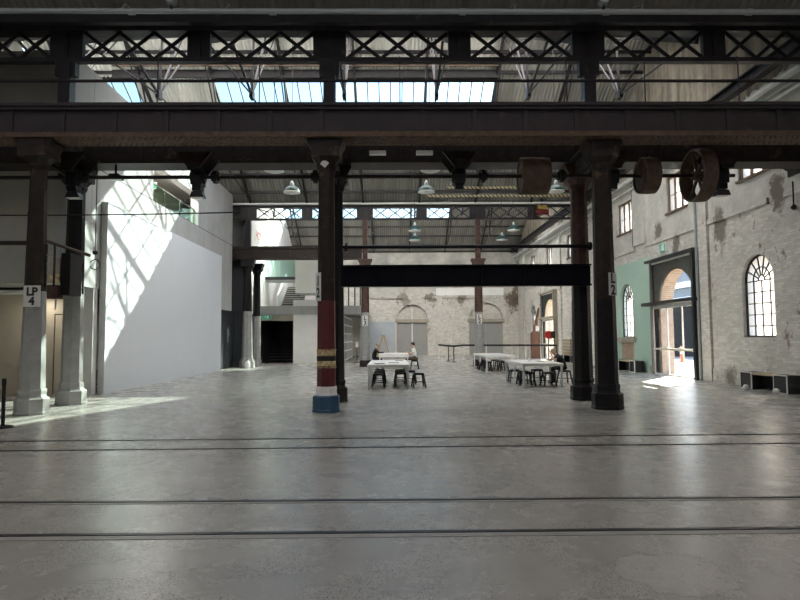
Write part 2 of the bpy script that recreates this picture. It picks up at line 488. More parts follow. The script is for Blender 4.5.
M['sheet'] = frosted('added_light_sheet', (.70,.635,.53), 0.0)  # warm translucent sheet for unseen panels added to light the bays
M['sheet_dim'] = frosted('dimmed_light_sheet', (.069,.066,.064), 0.0)  # weaker version that keeps the near bay dim
M['glass_dusty'] = frosted('dusty_window_glass', (.30,.295,.28), .12)
M['glass_clear'] = glass('window_glass', (.60,.62,.62), .05)
M['glass_green'] = glass('green_tinted_glass', (.70,.86,.80), .10)
M['tan_paint'] = M['rust']

# ------------------------------------------------------------------ room shell
XR, XL = 11.2, -15.5
ES, ZE = .54, 9.15                                 # roof pitch, eaves height
BAYS = [(-4.7, 13.7), (14.6, 33.5), (34.4, 53.0)]
def ridge(b): y0, y1 = BAYS[b]; return (y0+y1)/2
def roof_z(b, y):
    y0, y1 = BAYS[b]
    return ZE + ES*min(y-y0, y1-y)

f = MB(); f.box(XL, XR+.1, -5, 53.2, -.25, 0)
struct(f.build('floor', M['floor']), 'grey polished concrete floor')

# rail slots let into the floor, running across the hall
def slot(n, y, w, tilt, mat):
    m = MB()
    for x0, x1 in ((-15, 11.05),):
        m.bar((x0, y-tilt*x0*-1 if False else y+tilt*x0, .004), (x1, y+tilt*x1, .004), w, .008)
    o = m.build('trim_%d' % n, mat); struct(o, 'dark steel rail slot across the concrete floor'); return o
M['slot'] = simple('dark_rail_slot', (.035,.035,.037), .4, .5, .2, 6)
M['slot_edge'] = simple('pale_rail_grout', (.27,.265,.25), .45, 0, .12, 5)
slot(1, 5.05, .055, -.004, M['slot']); slot(2, 6.03, .05, -.012, M['slot'])
slot(3, 8.9, .06, .004, M['slot']); slot(4, 9.72, .06, .004, M['slot'])
for n, y, w, tl in ((5, 4.97, .09, -.004), (6, 5.97, .05, -.012)):
    m = MB(); m.bar((-15, y-tl*15, .002), (11.05, y+tl*11, .002), w, .004); struct(m.build('trim_%d' % n, M['slot_edge']), 'pale grout strip along a rail slot')

# --- right wall with its openings
WINS = [18.2, 28.45, 36.7, 47.4]                    # arched windows
DOORS = [23.5, 42.45]                               # arched doorways
HIGH = [(18.08,.88), (23.15,.84), (28.35,.92), (37.05,.85), (42.3,.85), (47.4,.85)]
holes = [arch(c, .81, 1.54, 3.28) for c in WINS]
holes += [arch(c, 1.52, .0 + .012, 2.78, 20) for c in DOORS]
holes += [rect(c-h, c+h, 6.55, 8.02) for c, h in HIGH]
outer = [(-5,0),(53.2,0),(53.2,ZE+.3)]
for b in (2,1,0):
    y0, y1 = BAYS[b]
    outer += [(y1, ZE+.4), (ridge(b), roof_z(b, ridge(b))+.4), (y0, ZE+.4)]
outer += [(-5, ZE+.3)]
m = MB(); m.holed(outer, holes, XR, XR+.55, mYZ)
# pilasters, plinth, string course
for a, b_ in ((20.85,21.45),(26.0,27.25),(34.0,34.6),(39.3,39.9),(44.9,45.5),(50.2,50.8)):
    z0 = 0 if a != 26.0 else 5.7
    m.box(XR-.10, XR+.01, a, b_, z0, ZE-.05)
for a, b_ in ((12.0,20.85),(29.8,34.0),(34.6,39.3),(45.5,50.2)):
    m.box(XR-.05, XR+.01, a, b_, 0, .48)
for a, b_ in ((12,16.7),(17.45,20.85),(21.45,26),(27.25,34),(34.6,39.3),(39.9,44.9),(45.5,50.2)):
    m.box(XR-.07, XR+.01, a, b_, 5.5, 5.68)
wr = m.build('wall_right', M['brick'])
struct(wr, 'whitewashed brick wall with arched windows and cement render above')

def arched_window(n, c, label):
    hw, z0, zs = .81, 1.54, 3.28
    root = thing('window_%d' % n, label, 'window', (XR+.15, c, 0)); struct(root)
    fr = MB()
    for s in (-1, 1): fr.box(-.03,.03, s*hw-(.05 if s>0 else 0), s*hw+(0 if s>0 else .05), z0, zs)
    fr.box(-.03,.03,-hw,hw,z0,z0+.05)
    N = 18
    for i in range(N):
        a, b = PI*i/N, PI*(i+1)/N
        fr.bar((0, math.cos(a)*(hw-.025), zs+math.sin(a)*(hw-.025)), (0, math.cos(b)*(hw-.025), zs+math.sin(b)*(hw-.025)), .05, .06, (1,0,0))
    fr.build('frame', M['win_iron'], root)
    mu = MB()
    for k in range(1,4):
        y = -hw+2*hw*k/4; mu.box(-.02,.02,y-.014,y+.014,z0,zs)
    for k in range(1,6):
        z = z0+(zs-z0)*k/5; mu.box(-.02,.02,-hw,hw,z-.015,z+.015)
    r0 = .42
    for i in range(14):
        a, b = PI*i/14, PI*(i+1)/14
        mu.bar((0, math.cos(a)*r0, zs+math.sin(a)*r0),(0, math.cos(b)*r0, zs+math.sin(b)*r0),.028,.04,(1,0,0))
    r1 = .16
    for i in range(8):
        a, b = PI*i/8, PI*(i+1)/8
        mu.bar((0, math.cos(a)*r1, zs+math.sin(a)*r1),(0, math.cos(b)*r1, zs+math.sin(b)*r1),.028,.04,(1,0,0))
    for k in range(1,7):
        a = PI*k/7; mu.bar((0, math.cos(a)*r1, zs+math.sin(a)*r1),(0, math.cos(a)*(hw-.03), zs+math.sin(a)*(hw-.03)),.028,.04,(1,0,0))
    mu.build('glazing_bars', M['win_iron'], root)
    g = MB(); g.prism(arch(0,hw,z0,zs), .012, .018, mYZ); g.build('pane', M['glass_dusty'], root)
    rv = MB()
    return root
for n, (c, lb) in enumerate(zip(WINS, ('large arched iron window in white brick above the black bench', 'arched iron window in the green painted wall',
        'arched iron window beyond the green wall above timber pallets', 'farthest arched iron window on the right wall'))):
    arched_window(n+1, c, lb)
def high_window(n, c, hw, label):
    z0, z1 = 6.55, 8.02
    root = thing('window_%d' % n, label, 'window', (XR+.12, c, 0)); struct(root)
    fr = MB()
    for y in (-hw+.04, -hw/3, hw/3, hw-.04): fr.box(-.05,.05,y-.04,y+.04,z0,z1)
    fr.box(-.05,.05,-hw,hw,z0,z0+.07); fr.box(-.05,.05,-hw,hw,z1-.09,z1); fr.box(-.02,.02,-hw,hw,7.24,7.27)
    fr.build('frame', M['win_wood'], root)
    sl = MB(); sl.box(-.20,.05,-hw-.05,hw+.05,z0-.07,z0+.005); sl.build('sill', M['win_wood'], root)
    g = MB(); g.box(.0,.006,-hw,hw,z0,z1); g.build('pane', M['glass_dusty'], root)
for n, ((c, h), w) in enumerate(zip(HIGH, ('nearest', 'second', 'third', 'fourth', 'fifth', 'farthest'))):
    high_window(n+5, c, h, '%s brown timber three pane window high on the right wall' % w)

# --- portal doorways
def portal(n, c, label, dark='steel_black'):
    root = thing('door_%d' % n, label, 'door', (XR, c, 0)); struct(root)
    a, b = -1.98, 2.02
    p = MB(); p.box(-.30,.0,a,a+.16,0,4.76); p.build('near_post' if False else 'post', M[dark], root)
    p = MB(); p.box(-.16,.0,b-.10,b,0,4.72); p.build('post', M['steel_mid'], root)
    p = MB(); p.box(-.32,.0,a-.02,b+.1,4.70,4.80); p.build('header', M[dark], root)
    p = MB(); p.box(-.42,.02,a-.08,b+.30,2.86,3.0); p.build('canopy_bar', M[dark], root)
    fr = MB()
    for y in (a+.2, -.62, .62, b-.14): fr.box(-.09,-.04,y-.025,y+.025,.03,2.86)
    fr.box(-.09,-.04,a+.16,b-.1,2.72,2.86); fr.box(-.09,-.04,a+.16,b-.1,.0,.06)
    fr.box(-.09,-.04,a+.16,b-.1,4.62,4.70)
    fr.build('door_frame', M['duct'], root)
    h = MB(); h.box(-.14,-.06,a+.2,b-.14,1.02,1.10)
    for y in (-1.6,-.62,-.5,.62): h.box(-.17,-.10,y-.06,y+.06,.98,1.14)
    h.build('push_bar', M['handle'], root)
    g = MB(); g.box(-.07,-.063,a+.16,b-.1,.06,2.72); g.box(-.07,-.063,a+.16,b-.1,3.0,4.62); g.build('pane', M['glass_clear'], root)
    return root
portal(1, 23.5, 'tall glazed doorway in a black steel portal on the right wall')
portal(2, 42.45, 'distant glazed doorway far along the right wall', 'lintel')
# bare brick jamb lining of the arches
for n, c in ((7, 23.5), (8, 42.45)):
    m = MB()
    m.box(XR+.03, XR+.56, c+1.44, c+1.525, 0.0, 2.78)
    N = 20
    for i in range(N):
        a0, a1 = PI*i/N, PI*(i+1)/N
        r0, r1 = 1.46, 1.525
        P = [(c+r0*math.cos(a0), 2.78+r0*math.sin(a0)), (c+r1*math.cos(a0), 2.78+r1*math.sin(a0)),
             (c+r1*math.cos(a1), 2.78+r1*math.sin(a1)), (c+r0*math.cos(a1), 2.78+r0*math.sin(a1))]
        m.prism(P, XR+.03, XR+.56, mYZ)
    m.box(XR+.03, XR+.56, c-1.525, c-1.44, 0.0, 2.78)
    struct(m.build('trim_%d' % n, M['redbrick'] if n == 7 else M['reveal']), 'bare brick lining of the doorway arch')
# bare brick under the green wall window, stone sill
m = MB(); m.box(XR-.012, XR+.01, 27.75, 29.2, .52, 1.32); struct(m.build('trim_9', M['redbrick']), 'patch of bare brick under the arched window in the green wall')
m = MB(); m.box(XR-.12, XR+.1, 27.4, 29.5, 1.34, 1.53); struct(m.build('trim_10', M['lintel']), 'stone sill of the arched window in the green wall')
m = MB(); m.box(XR-.04, XR+.02, 25.5, 26.0, .0, .32); struct(m.build('trim_11', M['lintel']), 'stone plinth block beside the glazed doorway')

# --- far wall
m = MB()
far_out = [(XL,0),(XR+.55,0),(XR+.55,ZE+.1),(XL,ZE+.1)]
fd = [(1.76,1.36),(8.3,1.5)]
m.holed(far_out, [arch(c,hw,.012,3.15,16) for c,hw in fd], 53.0, 53.3, mXZ)
m.box(XL, XR+.5, 53.3, 53.5, 0, ZE)
for a, b_ in ((3.9,4.5),(5.3,5.6),(-2.9,-2.5),(10.15,10.6)): m.box(a, b_, 52.88, 53.02, 0, 5.2)
for a, b_ in ((-3.0,1.0),(2.6,11.1)): m.box(a, b_, 52.85, 53.02, 5.05, 5.25)
m.box(-3, 11.1, 52.9, 53.02, 6.0, 6.12)
wf = m.build('wall_far', M['brick_far']); struct(wf, 'old whitewashed brick end wall with two blocked arches')
m = MB(); m.box(3.9, 9.9, 52.97, 52.998, 5.3, 5.95); struct(m.build('trim_12', M['white_wall']), 'white plaster band on the far end wall')
M['render_far'] = simple('grey_streaked_render', (.44,.43,.40), .85, 0, .3, .9)
m = MB(); m.box(-3.5, 11.1, 52.96, 52.998, 6.15, ZE); struct(m.build('trim_13', M['render_far']), 'grey streaked render high on the far end wall')
for n, (c, hw) in enumerate(fd):
    root = thing('door_%d' % (n+3), ('grey double door in the left far arch','grey double door in the right far arch behind the column')[n], 'door', (c, 53.2, 0)); struct(root)
    d = MB(); d.box(-hw+.06, -.02, -.06, .0, .02, 2.9); d.build('door_leaf', M['door_grey'], root)
    d = MB(); d.box(.02, hw-.06, -.06, .0, .02, 2.9); d.build('door_leaf', M['door_grey'], root)
    if n == 0:
        d = MB(); d.box(-.05, .05, -.12, -.05, .02, 4.2); d.build('post', M['duct'], root)
    d = MB(); d.box(-hw-.15, hw+.15, -.24, -.02, 2.92, 3.2); d.build('lintel', M['lintel'], root)
    d = MB(); d.box(-hw, -hw+.09, -.16, 0, .02, 2.92); d.box(hw-.09, hw, -.16, 0, .02, 2.92); d.build('jamb', M['lintel'], root)
m = MB(); m.box(-2.4, .25, 52.86, 52.99, 0, 3.0); struct(m.build('trim_14', M['blue_board']), 'pale blue boarding against the far end wall')

# --- left concrete block with opening, soffit and lobby wall
LX = -8.7
m = MB(); m.holed(rect(16.0, 32.6, 3.1, 9.45), [rect(21.75, 26.85, 6.66, 8.05)], LX-.35, LX, mYZ)
m.box(XL, LX-.001, 16.0, 16.3, 3.1, 9.45) if False else None
struct(m.build('wall_left', M['concrete']), 'pale fair faced concrete wall with a glazed opening')
m = MB(); m.box(XL, LX-.35, 16.0, 16.3, 3.1, 9.45); struct(m.build('wall_left_return', M['dark_conc']), 'dark concrete return wall over the lobby')
m = MB(); m.box(XL, LX-.35, 16.3, 32.6, 3.1, 3.3); struct(m.build('ceiling_lobby', M['concrete']), 'soffit over the lobby recess')
m = MB(); m.box(XL, LX-.35, 16.3, 32.6, 9.25, 9.45); struct(m.build('ceiling_gallery', M['concrete']), 'top of the concrete block')
m = MB(); m.box(-11.6, -11.45, 16.3, 32.6, 3.3, 9.25); struct(m.build('wall_gallery', M['beige']), 'beige wall behind the glazed opening')
m = MB(); m.box(-11.45, LX-.35, 16.3, 32.6, 6.3, 6.5); struct(m.build('floor_gallery', M['concrete']), 'gallery floor behind the glazed opening')
m = MB(); m.box(XL, LX-.15, 17.85, 18.0, 0, 3.1); struct(m.build('wall_lobby', M['beige']), 'beige panelled lobby wall beneath the concrete block')
M['seam'] = simple('dark_panel_seam', (.10,.085,.06), .7)
m = MB()
for x in (-10.35,): m.box(x-.012, x+.012, 17.838, 17.85, 0, 3.1)
m.box(-9.95, -9.05, 17.838, 17.85, 2.34, 2.365); m.box(-9.97, -9.945, 17.838, 17.85, 0, 2.36); m.box(-9.06, -9.035, 17.838, 17.85, 0, 2.36)
struct(m.build('trim_15', M['seam']), 'door and panel seams in the beige lobby wall')
m = MB(); m.box(-9.0, -8.72, 17.6, 17.85, 0, 3.1); struct(m.build('trim_16', M['panel_edge']), 'concrete pier beside the white partition')
m = MB(); m.box(XL, LX-.35, 17.2, 17.84, 2.93, 3.02); struct(m.build('trim_17', M['white_wall']), 'pale ledge along the top of the lobby wall')
m = MB(); m.box(-9.2, -8.95, 29.7, 36.0, 0, 3.1); struct(m.build('wall_side', M['dark_clad']), 'dark recessed wall beneath the concrete block end')
# window glass in opening
root = thing('window_11', 'glazed green opening high in the concrete wall', 'window', (LX-.2, 24.3, 0)); struct(root)
g = MB(); g.box(-.01, .0, -2.55, 2.55, 6.66, 7.42); g.build('pane', M['glass_green'], root)
g = MB()
for y in (-.9, .75, 2.52): g.box(-.02,.01,y-.02,y+.02,6.66,7.42)
g.box(-.02,.01,-2.55,2.55,7.40,7.44)
g.build('frame', M['steel_mid'], root)
# white free standing partition
root = thing('partition', 'large white exhibition wall standing along the concrete wall', 'partition wall', (-8.5, 24.0, 0))
p = MB(); p.holed([(-6.1,0),(5.93,0),(5.93,5.72),(-6.1,5.72)], [], -.012, 0, mYZ); p.build('facing', M['white_panel'], root)
p = MB(); p.box(-.19, -.013, -6.1, 5.93, 0, 5.72); p.build('end_board', M['panel_edge'], root)
# side shell
m = MB(); m.box(XL-.3, XL, -5, 53.2, 0, ZE+.1); struct(m.build('wall_outer_left', M['dark_conc']), 'far left outer wall')
m = MB(); m.box(XL, XR+.5, -5.3, -5, 0, ZE+.1); struct(m.build('wall_back', M['brick_far']), 'wall behind the viewer')
for b in range(3):
    y0, y1 = BAYS[b]
    m = MB(); m.prism([(y0,ZE-.05),(y1,ZE-.05),(ridge(b),roof_z(b,ridge(b)))], XL-.3, XL, mYZ)
    struct(m.build('wall_gable', M['dark_conc']), 'left gable end of the roof bay')

# --- corrugated roof with skylight openings
def corrugated(x0, x1, ya, yb, b, name='ceiling', pitch=.17, amp=.022):
    mt = M['roof_pale'] if b == 1 and ya > 24 and yb < 29.8 and x1 < 5 else M['roof']
    n = max(2, int((x1-x0)/pitch*6)); m = MB(); vs_ = []
    for y in (ya, yb):
        for i in range(n+1):
            x = x0+(x1-x0)*i/n
            vs_.append((x, y, roof_z(b, y)+.06+amp*math.sin(2*PI*x/pitch)))
    m.add(vs_, [(i, i+1, n+2+i, n+1+i) for i in range(n)])
    return struct(m.build(name, mt, smooth=True, fix=False), 'corrugated roof sheeting')
SX = (-7.87, 4.70)
SKY = {0: ((-3.0, 2.6,-13.5,9.0),(5.6, 9.6, -13.5, 9.0)), 1: ((19.0, 23.4, -13.5, 9.0),(26.2, 29.7, SX[0], SX[1]),(26.2, 29.7, XL+.4, -11.45)), 2: ((37.6, 42.9, -13.5, 9.0),(45.4, 49.0, -11.4, SX[1]))}  # near slope and near bay panels are unseen, added to light the hall
def roof(b):
    y0, y1 = BAYS[b]; yr = ridge(b)
    for (ya, yb) in ((y0, yr), (yr, y1)):
        sk = [s for s in SKY[b] if s[0] >= ya-.01 and s[1] <= yb+.01]
        if not sk: corrugated(XL, XR, ya, yb, b); continue
        bands = sorted(set((s[0], s[1]) for s in sk)); cur = ya
        for (sa, sb) in bands:
            if b == 1 and sa > 24:
                corrugated(XL, SX[1], cur, sa, b); corrugated(SX[1], XR, cur, sa, b)
            else: corrugated(XL, XR, cur, sa, b)
            xs = XL
            for s in sorted([s for s in sk if s[0] == sa], key=lambda s: s[2]):
                if s[2] > xs: corrugated(xs, s[2], sa, sb, b)
                xs = s[3]
            corrugated(xs, XR, sa, sb, b); cur = sb
        corrugated(XL, XR, cur, yb, b)
for b in range(3): roof(b)
nw = 12
SKLAB = {1: ('added unseen milky roof sheets that light the middle bay', 'long roof window with sky dimming glass over the middle bay', 'small roof window at the far left over the concrete block'), 2: ('added unseen milky roof sheets that light the far bay', 'roof window over the far bay')}
for b in range(3):
    for k, (sa, sb, xa, xb) in enumerate(SKY[b]):
        root = thing('window_%d' % nw, SKLAB.get(b, ('added unseen roof window that lights the near bay',)*3)[k], 'skylight', (xa, sa, roof_z(b, sa))); struct(root); nw += 1
        dz = roof_z(b, sb)-roof_z(b, sa); dy = sb-sa; W = xb-xa
        g = MB(); g.add([(0,0,.07),(W,0,.07),(W,dy,dz+.07),(0,dy,dz+.07)], [(0,1,2,3)]); g.build('pane', M['glass_sky'] if xb < 5 and sa > 20 else M['sheet' if b else 'sheet_dim'], root)
        fr = MB(); milky = xb > 5; nb = int(W/1.5) if milky else int(W/.52)
        for i in range(nb+1):
            x = W*i/nb; fr.bar((x,0,.05),(x,dy,dz+.05),.05 if milky else .042,.06)
        for q in (.33,.66): fr.bar((0,dy*q,dz*q+.02),(W,dy*q,dz*q+.02),.06,.07)
        fr.build('glazing_bars', M['iron_grey'], root)
        fr = MB()
        fr.bar((0,-.05,.06),(W,-.05,.06),.12,.16); fr.bar((0,dy+.05,dz+.06),(W,dy+.05,dz+.06),.12,.16)
        fr.build('curb', M['iron_grey'], root)

# gutters between the bays
for n, (y, lb) in enumerate(((14.15,'near'),(33.95,'far'))):
    m = MB(); m.box(XL, XR, y-.5, y+.5, ZE-.02, ZE+.10); struct(m.build('ceiling_gutter', M['iron_grey']), lb+' roof gutter over a column row')
m = MB(); m.box(XL, XR, -5, -4.6, ZE-.02, ZE+.1); struct(m.build('ceiling_gutter', M['iron_grey']), 'gutter at the rear wall')
m = MB(); m.box(XL, XR+.5, 52.9, 53.3, ZE-.02, ZE+.2); struct(m.build('ceiling_gutter', M['iron_grey']), 'gutter at the far wall')

# ------------------------------------------------------------------ outside the right wall
m = MB(); m.box(XR+.1, 75, -20, 110, -.3, -.02); struct(m.build('ground', M['pave']), 'sunlit paving outside the doorways')
root = thing('building', 'pale metal clad building seen across the yard through the doorway', 'building', (30, 52, 0))
m = MB(); m.box(-3, 6, -10, 14, 0, 8.5); m.build('wall', M['bluegrey'], root)
m = MB()
for z in (4.6, 6.0): m.box(-3.2, -3.0, -10, 14, z, z+.55)
m.build('cladding_band', M['white_wall'], root)
root = thing('shed', 'dark open yard shed behind the red barriers outside', 'shed', (24, 48, 0))
m = MB(); m.box(-2.2, 2.2, -1.5, 9, 0, 3.9); m.build('wall', M['ext_dark'], root)
m = MB(); m.box(-2.8, 2.6, -2, 9.4, 3.9, 4.1); m.build('roof', M['ext_dark'], root)
def barrier(loc, label):
    root = thing('barrier', label, 'barrier', loc, 'red barriers outside')
    m = MB(); m.lathe([(.26,0),(.26,.05),(.10,.10),(.08,.95),(.05,1.0)], 12); m.build('body', M['orange_red'], root, smooth=True)
    m = MB(); m.lathe([(.096,.55),(.092,.75)], 12); m.build('reflective_band', M['paper'], root)
barrier((17.6, 31.6, -.02), 'orange red traffic post nearest the doorway outside')
barrier((17.5, 36.2, -.02), 'orange red traffic post further out in the yard')

# ------------------------------------------------------------------ steel roof trusses and purlins
TX = [SX[0]+3.1425*k for k in range(-2, 7)]
BAYNAME = ('near', 'middle', 'far')
def make_truss(b, x, label):
    y0, y1 = BAYS[b]; L = y1-y0; h = L/2; hz = ES*h
    root = thing('roof_truss', label, 'roof truss', (x, y0, ZE), BAYNAME[b]+' bay roof trusses')
    for s in (0, 1):
        Y = (lambda y: y) if s == 0 else (lambda y: L-y)
        m = MB(); m.bar((0,Y(.2),.0),(0,Y(h),hz-.12),.09,.20); m.build('rafter', M['iron_grey'], root)
        n1 = (0, Y(5.4), .72)
        m = MB(); m.tube((0,Y(.3),.05), n1, .03, 6); m.tube(n1, (0,Y(h),.72), .025, 6); m.build('tie_rod', M['iron_grey'], root)
        for yy in (2.7, 5.6, 7.6):
            m = MB(); m.bar(n1, (0,Y(yy),ES*yy-.15), .06, .07, (1,0,0)); m.build('strut', M['iron_grey'], root)
        m = MB(); m.tube(n1, (0,Y(h),hz-.2), .03, 6); m.build('strut', M['iron_grey'], root)
        m = MB(); m.box(-.06,.06,Y(5.4)-.16,Y(5.4)+.16,.58,.86); m.build('node_plate', M['iron_grey'], root)
    return root
ORD = ('first','second','third','fourth','fifth','sixth','seventh','eighth','ninth')
for b in (1, 2):
    proto = None; j = 0
    for k, x in enumerate(TX):
        if x > 10.9 or (b == 2 and x < -8): continue
        lb = '%s steel roof truss from the left over the %s bay' % (ORD[j], BAYNAME[b]); j += 1
        if proto is None: proto = make_truss(b, x, lb)
        else: dup(proto, (x, BAYS[b][0], ZE), lb)
for b in (1, 2):
    j = 0
    for off in (.9, 2.1, 3.2, 7.7, 8.6):
        y = BAYS[b][1]-off
        m = MB(); m.bar((XL+.1, 0, 0), (XR-.02, 0, 0), .08, .13)
        o = m.build('purlin', M['iron_grey'], loc=(0, y, roof_z(b, y)-.03))
        tag(o, '%s purlin up the far slope of the %s bay roof' % (ORD[j], BAYNAME[b]), 'purlin', BAYNAME[b]+' bay purlins'); j += 1
m = MB(); m.bar((-12.2,0,0),(SX[1]+.1,0,0),.10,.36)
tag(m.build('roof_beam', M['iron_grey'], loc=(0, 25.78, roof_z(1,25.78)-.12)), 'deep dark beam along the top edge of the long roof window', 'beam')
m = MB(); m.bar((-12.0,0,0),(SX[1],0,0),.05,.22)
tag(m.build('roof_flashing', M['rust'], loc=(0, 25.30, roof_z(1,25.3)-.14)), 'tan rusted flashing strip above the long roof window', 'flashing')

# gutter side beam and pipe at the top of the picture
m = MB(); m.bar((XL+.1,0,0),(XR-.02,0,0),.16,.22); tag(m.build('eaves_beam', M['iron_grey'], loc=(0,13.52,ZE-.16)), 'dark eaves beam over the near lattice girder', 'beam')
root = thing('water_pipe', 'long galvanised pipe running above the near lattice girder', 'pipe', (0, 12.86, 8.80))
m = MB(); m.tube((XL+.1,0,.02),(XR-.05,0,-.0),.060,10); m.build('pipe', M['pipe_grey'], root, smooth=True)
m = MB()
for x in (-12,-9,-5.7,-2.6,1.6,4.8,8,10.4): m.tube((x-.07,0,0),(x+.07,0,0),.074,10)
m.build('coupling', M['pipe_grey'], root, smooth=True)
for x in (-5.95, -3.65, 2.75, 5.6, 10.1):
    m = MB(); m.path([(x,.03,.04),(x+.06,.1,.22),(x,.45,.36)], .022); m.build('hanger', M['pipe_grey'], root)

# ------------------------------------------------------------------ cast iron columns
def make_column(x, y, label, zsplit, mlow, mup, mbase, mflare, r0=.25, r1=.19, top=5.5, rb=.34, sign=None, bands=False, group=None, ztop=None, zpost=5.99):
    root = thing('cast_iron_column', label, 'column', (x, y, 0), group)
    ph = PI/8; N = 8
    m = MB(); m.lathe([(rb+.01,0),(rb+.01,.05),(rb,.07),(rb,.33),(rb-.02,.36)], N, ph=ph); m.build('base', mbase, root)
    m = MB(); m.lathe([(rb-.05,.36),(rb-.07,.42),(r0+.03,.50),(r0+.02,.55)], N, ph=ph); m.build('base_flare', mflare, root)
    rr = lambda z: r0+(r1-r0)*(z-.55)/(top-.55)
    m = MB(); m.lathe([(r0,.55),(rr(zsplit),zsplit)], N, ph=ph); m.build('lower_shaft', mlow, root)
    m = MB(); m.lathe([(rr(zsplit)-.002,zsplit),(r1,top)], N, ph=ph)
    for z in (zsplit+.6*(top-zsplit),): m.lathe([(rr(z)+.012,z),(rr(z)+.012,z+.03)], N, ph=ph)
    m.build('upper_shaft', mup, root)
    m = MB(); m.lathe([(r1+.02,top-.16),(r1+.05,top-.08),(r1+.05,top-.02),(r1+.16,top+.10)], N, ph=ph)
    m.box(-.31,.31,-.30,.30,top+.10,top+.24); m.box(-.27,.27,-.28,.28,top+.24,5.99)
    for s in (-1,1): m.prism([(s*.27,5.99),(s*.40,5.99),(s*.40,5.92),(s*.30,top+.24),(s*.27,top+.24)], -.26, .26, mXZ)
    m.build('capital', mup, root)
    if ztop:
        m = MB(); m.box(-.14,.14,-.14,.14,zpost,ztop); m.build('post', mup, root)
    if bands:
        q = r0+(r1-r0)*.13+.003
        for z, k in ((.99,'gold'),(1.10,'ink'),(1.21,'gold')):
            m = MB(); m.lathe([(q,z),(q+.006,z+.01),(q+.006,z+.10),(q,z+.11)], N, ph=ph); m.build('painted_band', M[k], root)
        m = MB()
        for i in range(32):
            a = 2*PI*i/32; qq = q*.97
            m.lathe([(.0,1.31),(.018,1.33),(.0,1.37)], 5, (qq*math.cos(a), qq*math.sin(a), 0), closed=False)
            m.lathe([(.0,.99),(.018,.97),(.0,.93)], 5, (qq*math.cos(a), qq*math.sin(a), 0), closed=False)
        m.build('ornament', M['gold'], root)
    if sign:
        ang, z, w, h, txt = sign
        d = rr(z)*math.cos(PI/8)+.012
        sp = MB(); sp.box(-w/2,w/2,-.008,.008,-h/2,h/2)
        o = sp.build('sign_plate', M['sign_white'], root, (d*math.cos(ang)+(.06 if txt[0:2] == 'LP' else 0), d*math.sin(ang), z))
        o.rotation_euler = (0,0,ang+PI/2)
        lettering(txt, .24 if w > .3 else .30, M['ink'], o, (0,-.0095,-.01), (PI/2,0,0), bold=.011)
    return root
make_column(-7.81, 13.2, 'front left iron column with white lower half and LP 4 sign', 2.66, M['paint_white'], M['iron'], M['paint_white'], M['paint_white'], .255, .165, sign=(-PI/2, 2.54, .36, .46, 'LP\n4'))
make_column(-1.45, 13.25, 'front middle iron column painted red with a blue base', 2.42, M['paint_red'], M['iron'], M['paint_blue'], M['white_wall'], .212, .18, rb=.305, sign=(-PI*.75-.2, 2.72, .22, .62, '1\n2'), bands=True)
make_column(4.76, 13.35, 'front right black iron column with a white sign on its right side', 2.42, M['black_iron'], M['iron'], M['black_iron'], M['black_iron'], .25, .205, rb=.34, sign=(-1.0, 2.75, .26, .50, 'L\n2'))
make_column(-7.98, 15.12, 'back left iron column with pale lower shaft behind the LP 4 column', 3.05, M['paint_white'], M['black_iron'], M['paint_white'], M['paint_white'], .25, .20, rb=.35)
make_column(-1.42, 15.3, 'black iron column standing behind the red middle column', 2.6, M['black_iron'], M['black_iron'], M['black_iron'], M['black_iron'], .22, .17, rb=.30)
make_column(4.83, 15.25, 'rusty brown iron column standing behind the front right column', 2.85, M['black_iron'], M['red_rust'], M['black_iron'], M['black_iron'], .25, .205, rb=.32)
FX = (-8.05, -1.5, 4.85)
make_column(FX[0], 33.5, 'distant left column with pale shaft at the end of the concrete wall', 3.1, M['paint_white'], M['black_iron'], M['paint_white'], M['paint_white'], .30, .20, rb=.42, ztop=8.22, zpost=6.72)
make_column(FX[0]+.1, 35.3, 'dark distant column just right of the pale distant left column', 2.9, M['paint_white'], M['black_iron'], M['paint_white'], M['paint_white'], .25, .2, rb=.32)
make_column(FX[1], 33.5, 'distant middle column, white below with a small sign', 3.0, M['paint_white'], M['red_rust'], M['iron'], M['paint_white'], .26, .22, rb=.34, sign=(-PI/2, 2.55, .30, .55, 'L\n3'), ztop=8.25)
make_column(FX[2], 33.5, 'distant right column, pale below and red brown above', 3.0, M['paint_white'], M['red_rust'], M['iron'], M['paint_white'], .26, .22, rb=.36, sign=(-PI/2, 2.6, .30, .55, 'L\n2'), ztop=8.25)

# ------------------------------------------------------------------ riveted girders
def girder(label, x0, x1, y, z0, z1, mat, flange_mat, step=1.13, wid=.68, rivets=True, x_off=0.0):
    root = thing('plate_girder', label, 'girder', ((x0+x1)/2, y, z0)); L = (x1-x0)/2; H = z1-z0
    m = MB(); m.box(-L,L,-.22,.22,.06,H-.07); m.build('web', mat, root)
    m = MB(); m.box(-L,L,-wid/2,wid/2,H-.07,H); m.box(-L,L,-.30,-.22,H-.14,H-.07); m.build('top_flange', mat, root)
    m = MB(); m.box(-L,L,-wid/2,wid/2,0,.05)
    m.box(-L,L,-.29,-.22,.05,.12)
    if rivets:
        x = -L+.05
        while x < L:
            for k, yy in enumerate((-.27,-.16,.16,.27)):
                xx = x+(.06 if k % 2 else 0)
                m.lathe([(.022,-.0),(.018,-.014),(.006,-.02)], 6, (xx, yy, 0))
            x += .125
    m.build('bottom_flange', flange_mat, root)
    n = int((x1-x0)/step)
    for i in range(n+1):
        x = -L+.3+x_off+step*i
        if x > L-.05: break
        m = MB(); m.box(x-.05,x+.05,-.255,-.22,.05,H-.07)
        if rivets:
            for j in range(6):
                for s in (-.075,.075): m.lathe([(.014,-.222),(.010,-.232)], 5, (x+s, 0, .12+j*(H-.26)/5), 'y')
        m.build('stiffener', mat, root)
    return root
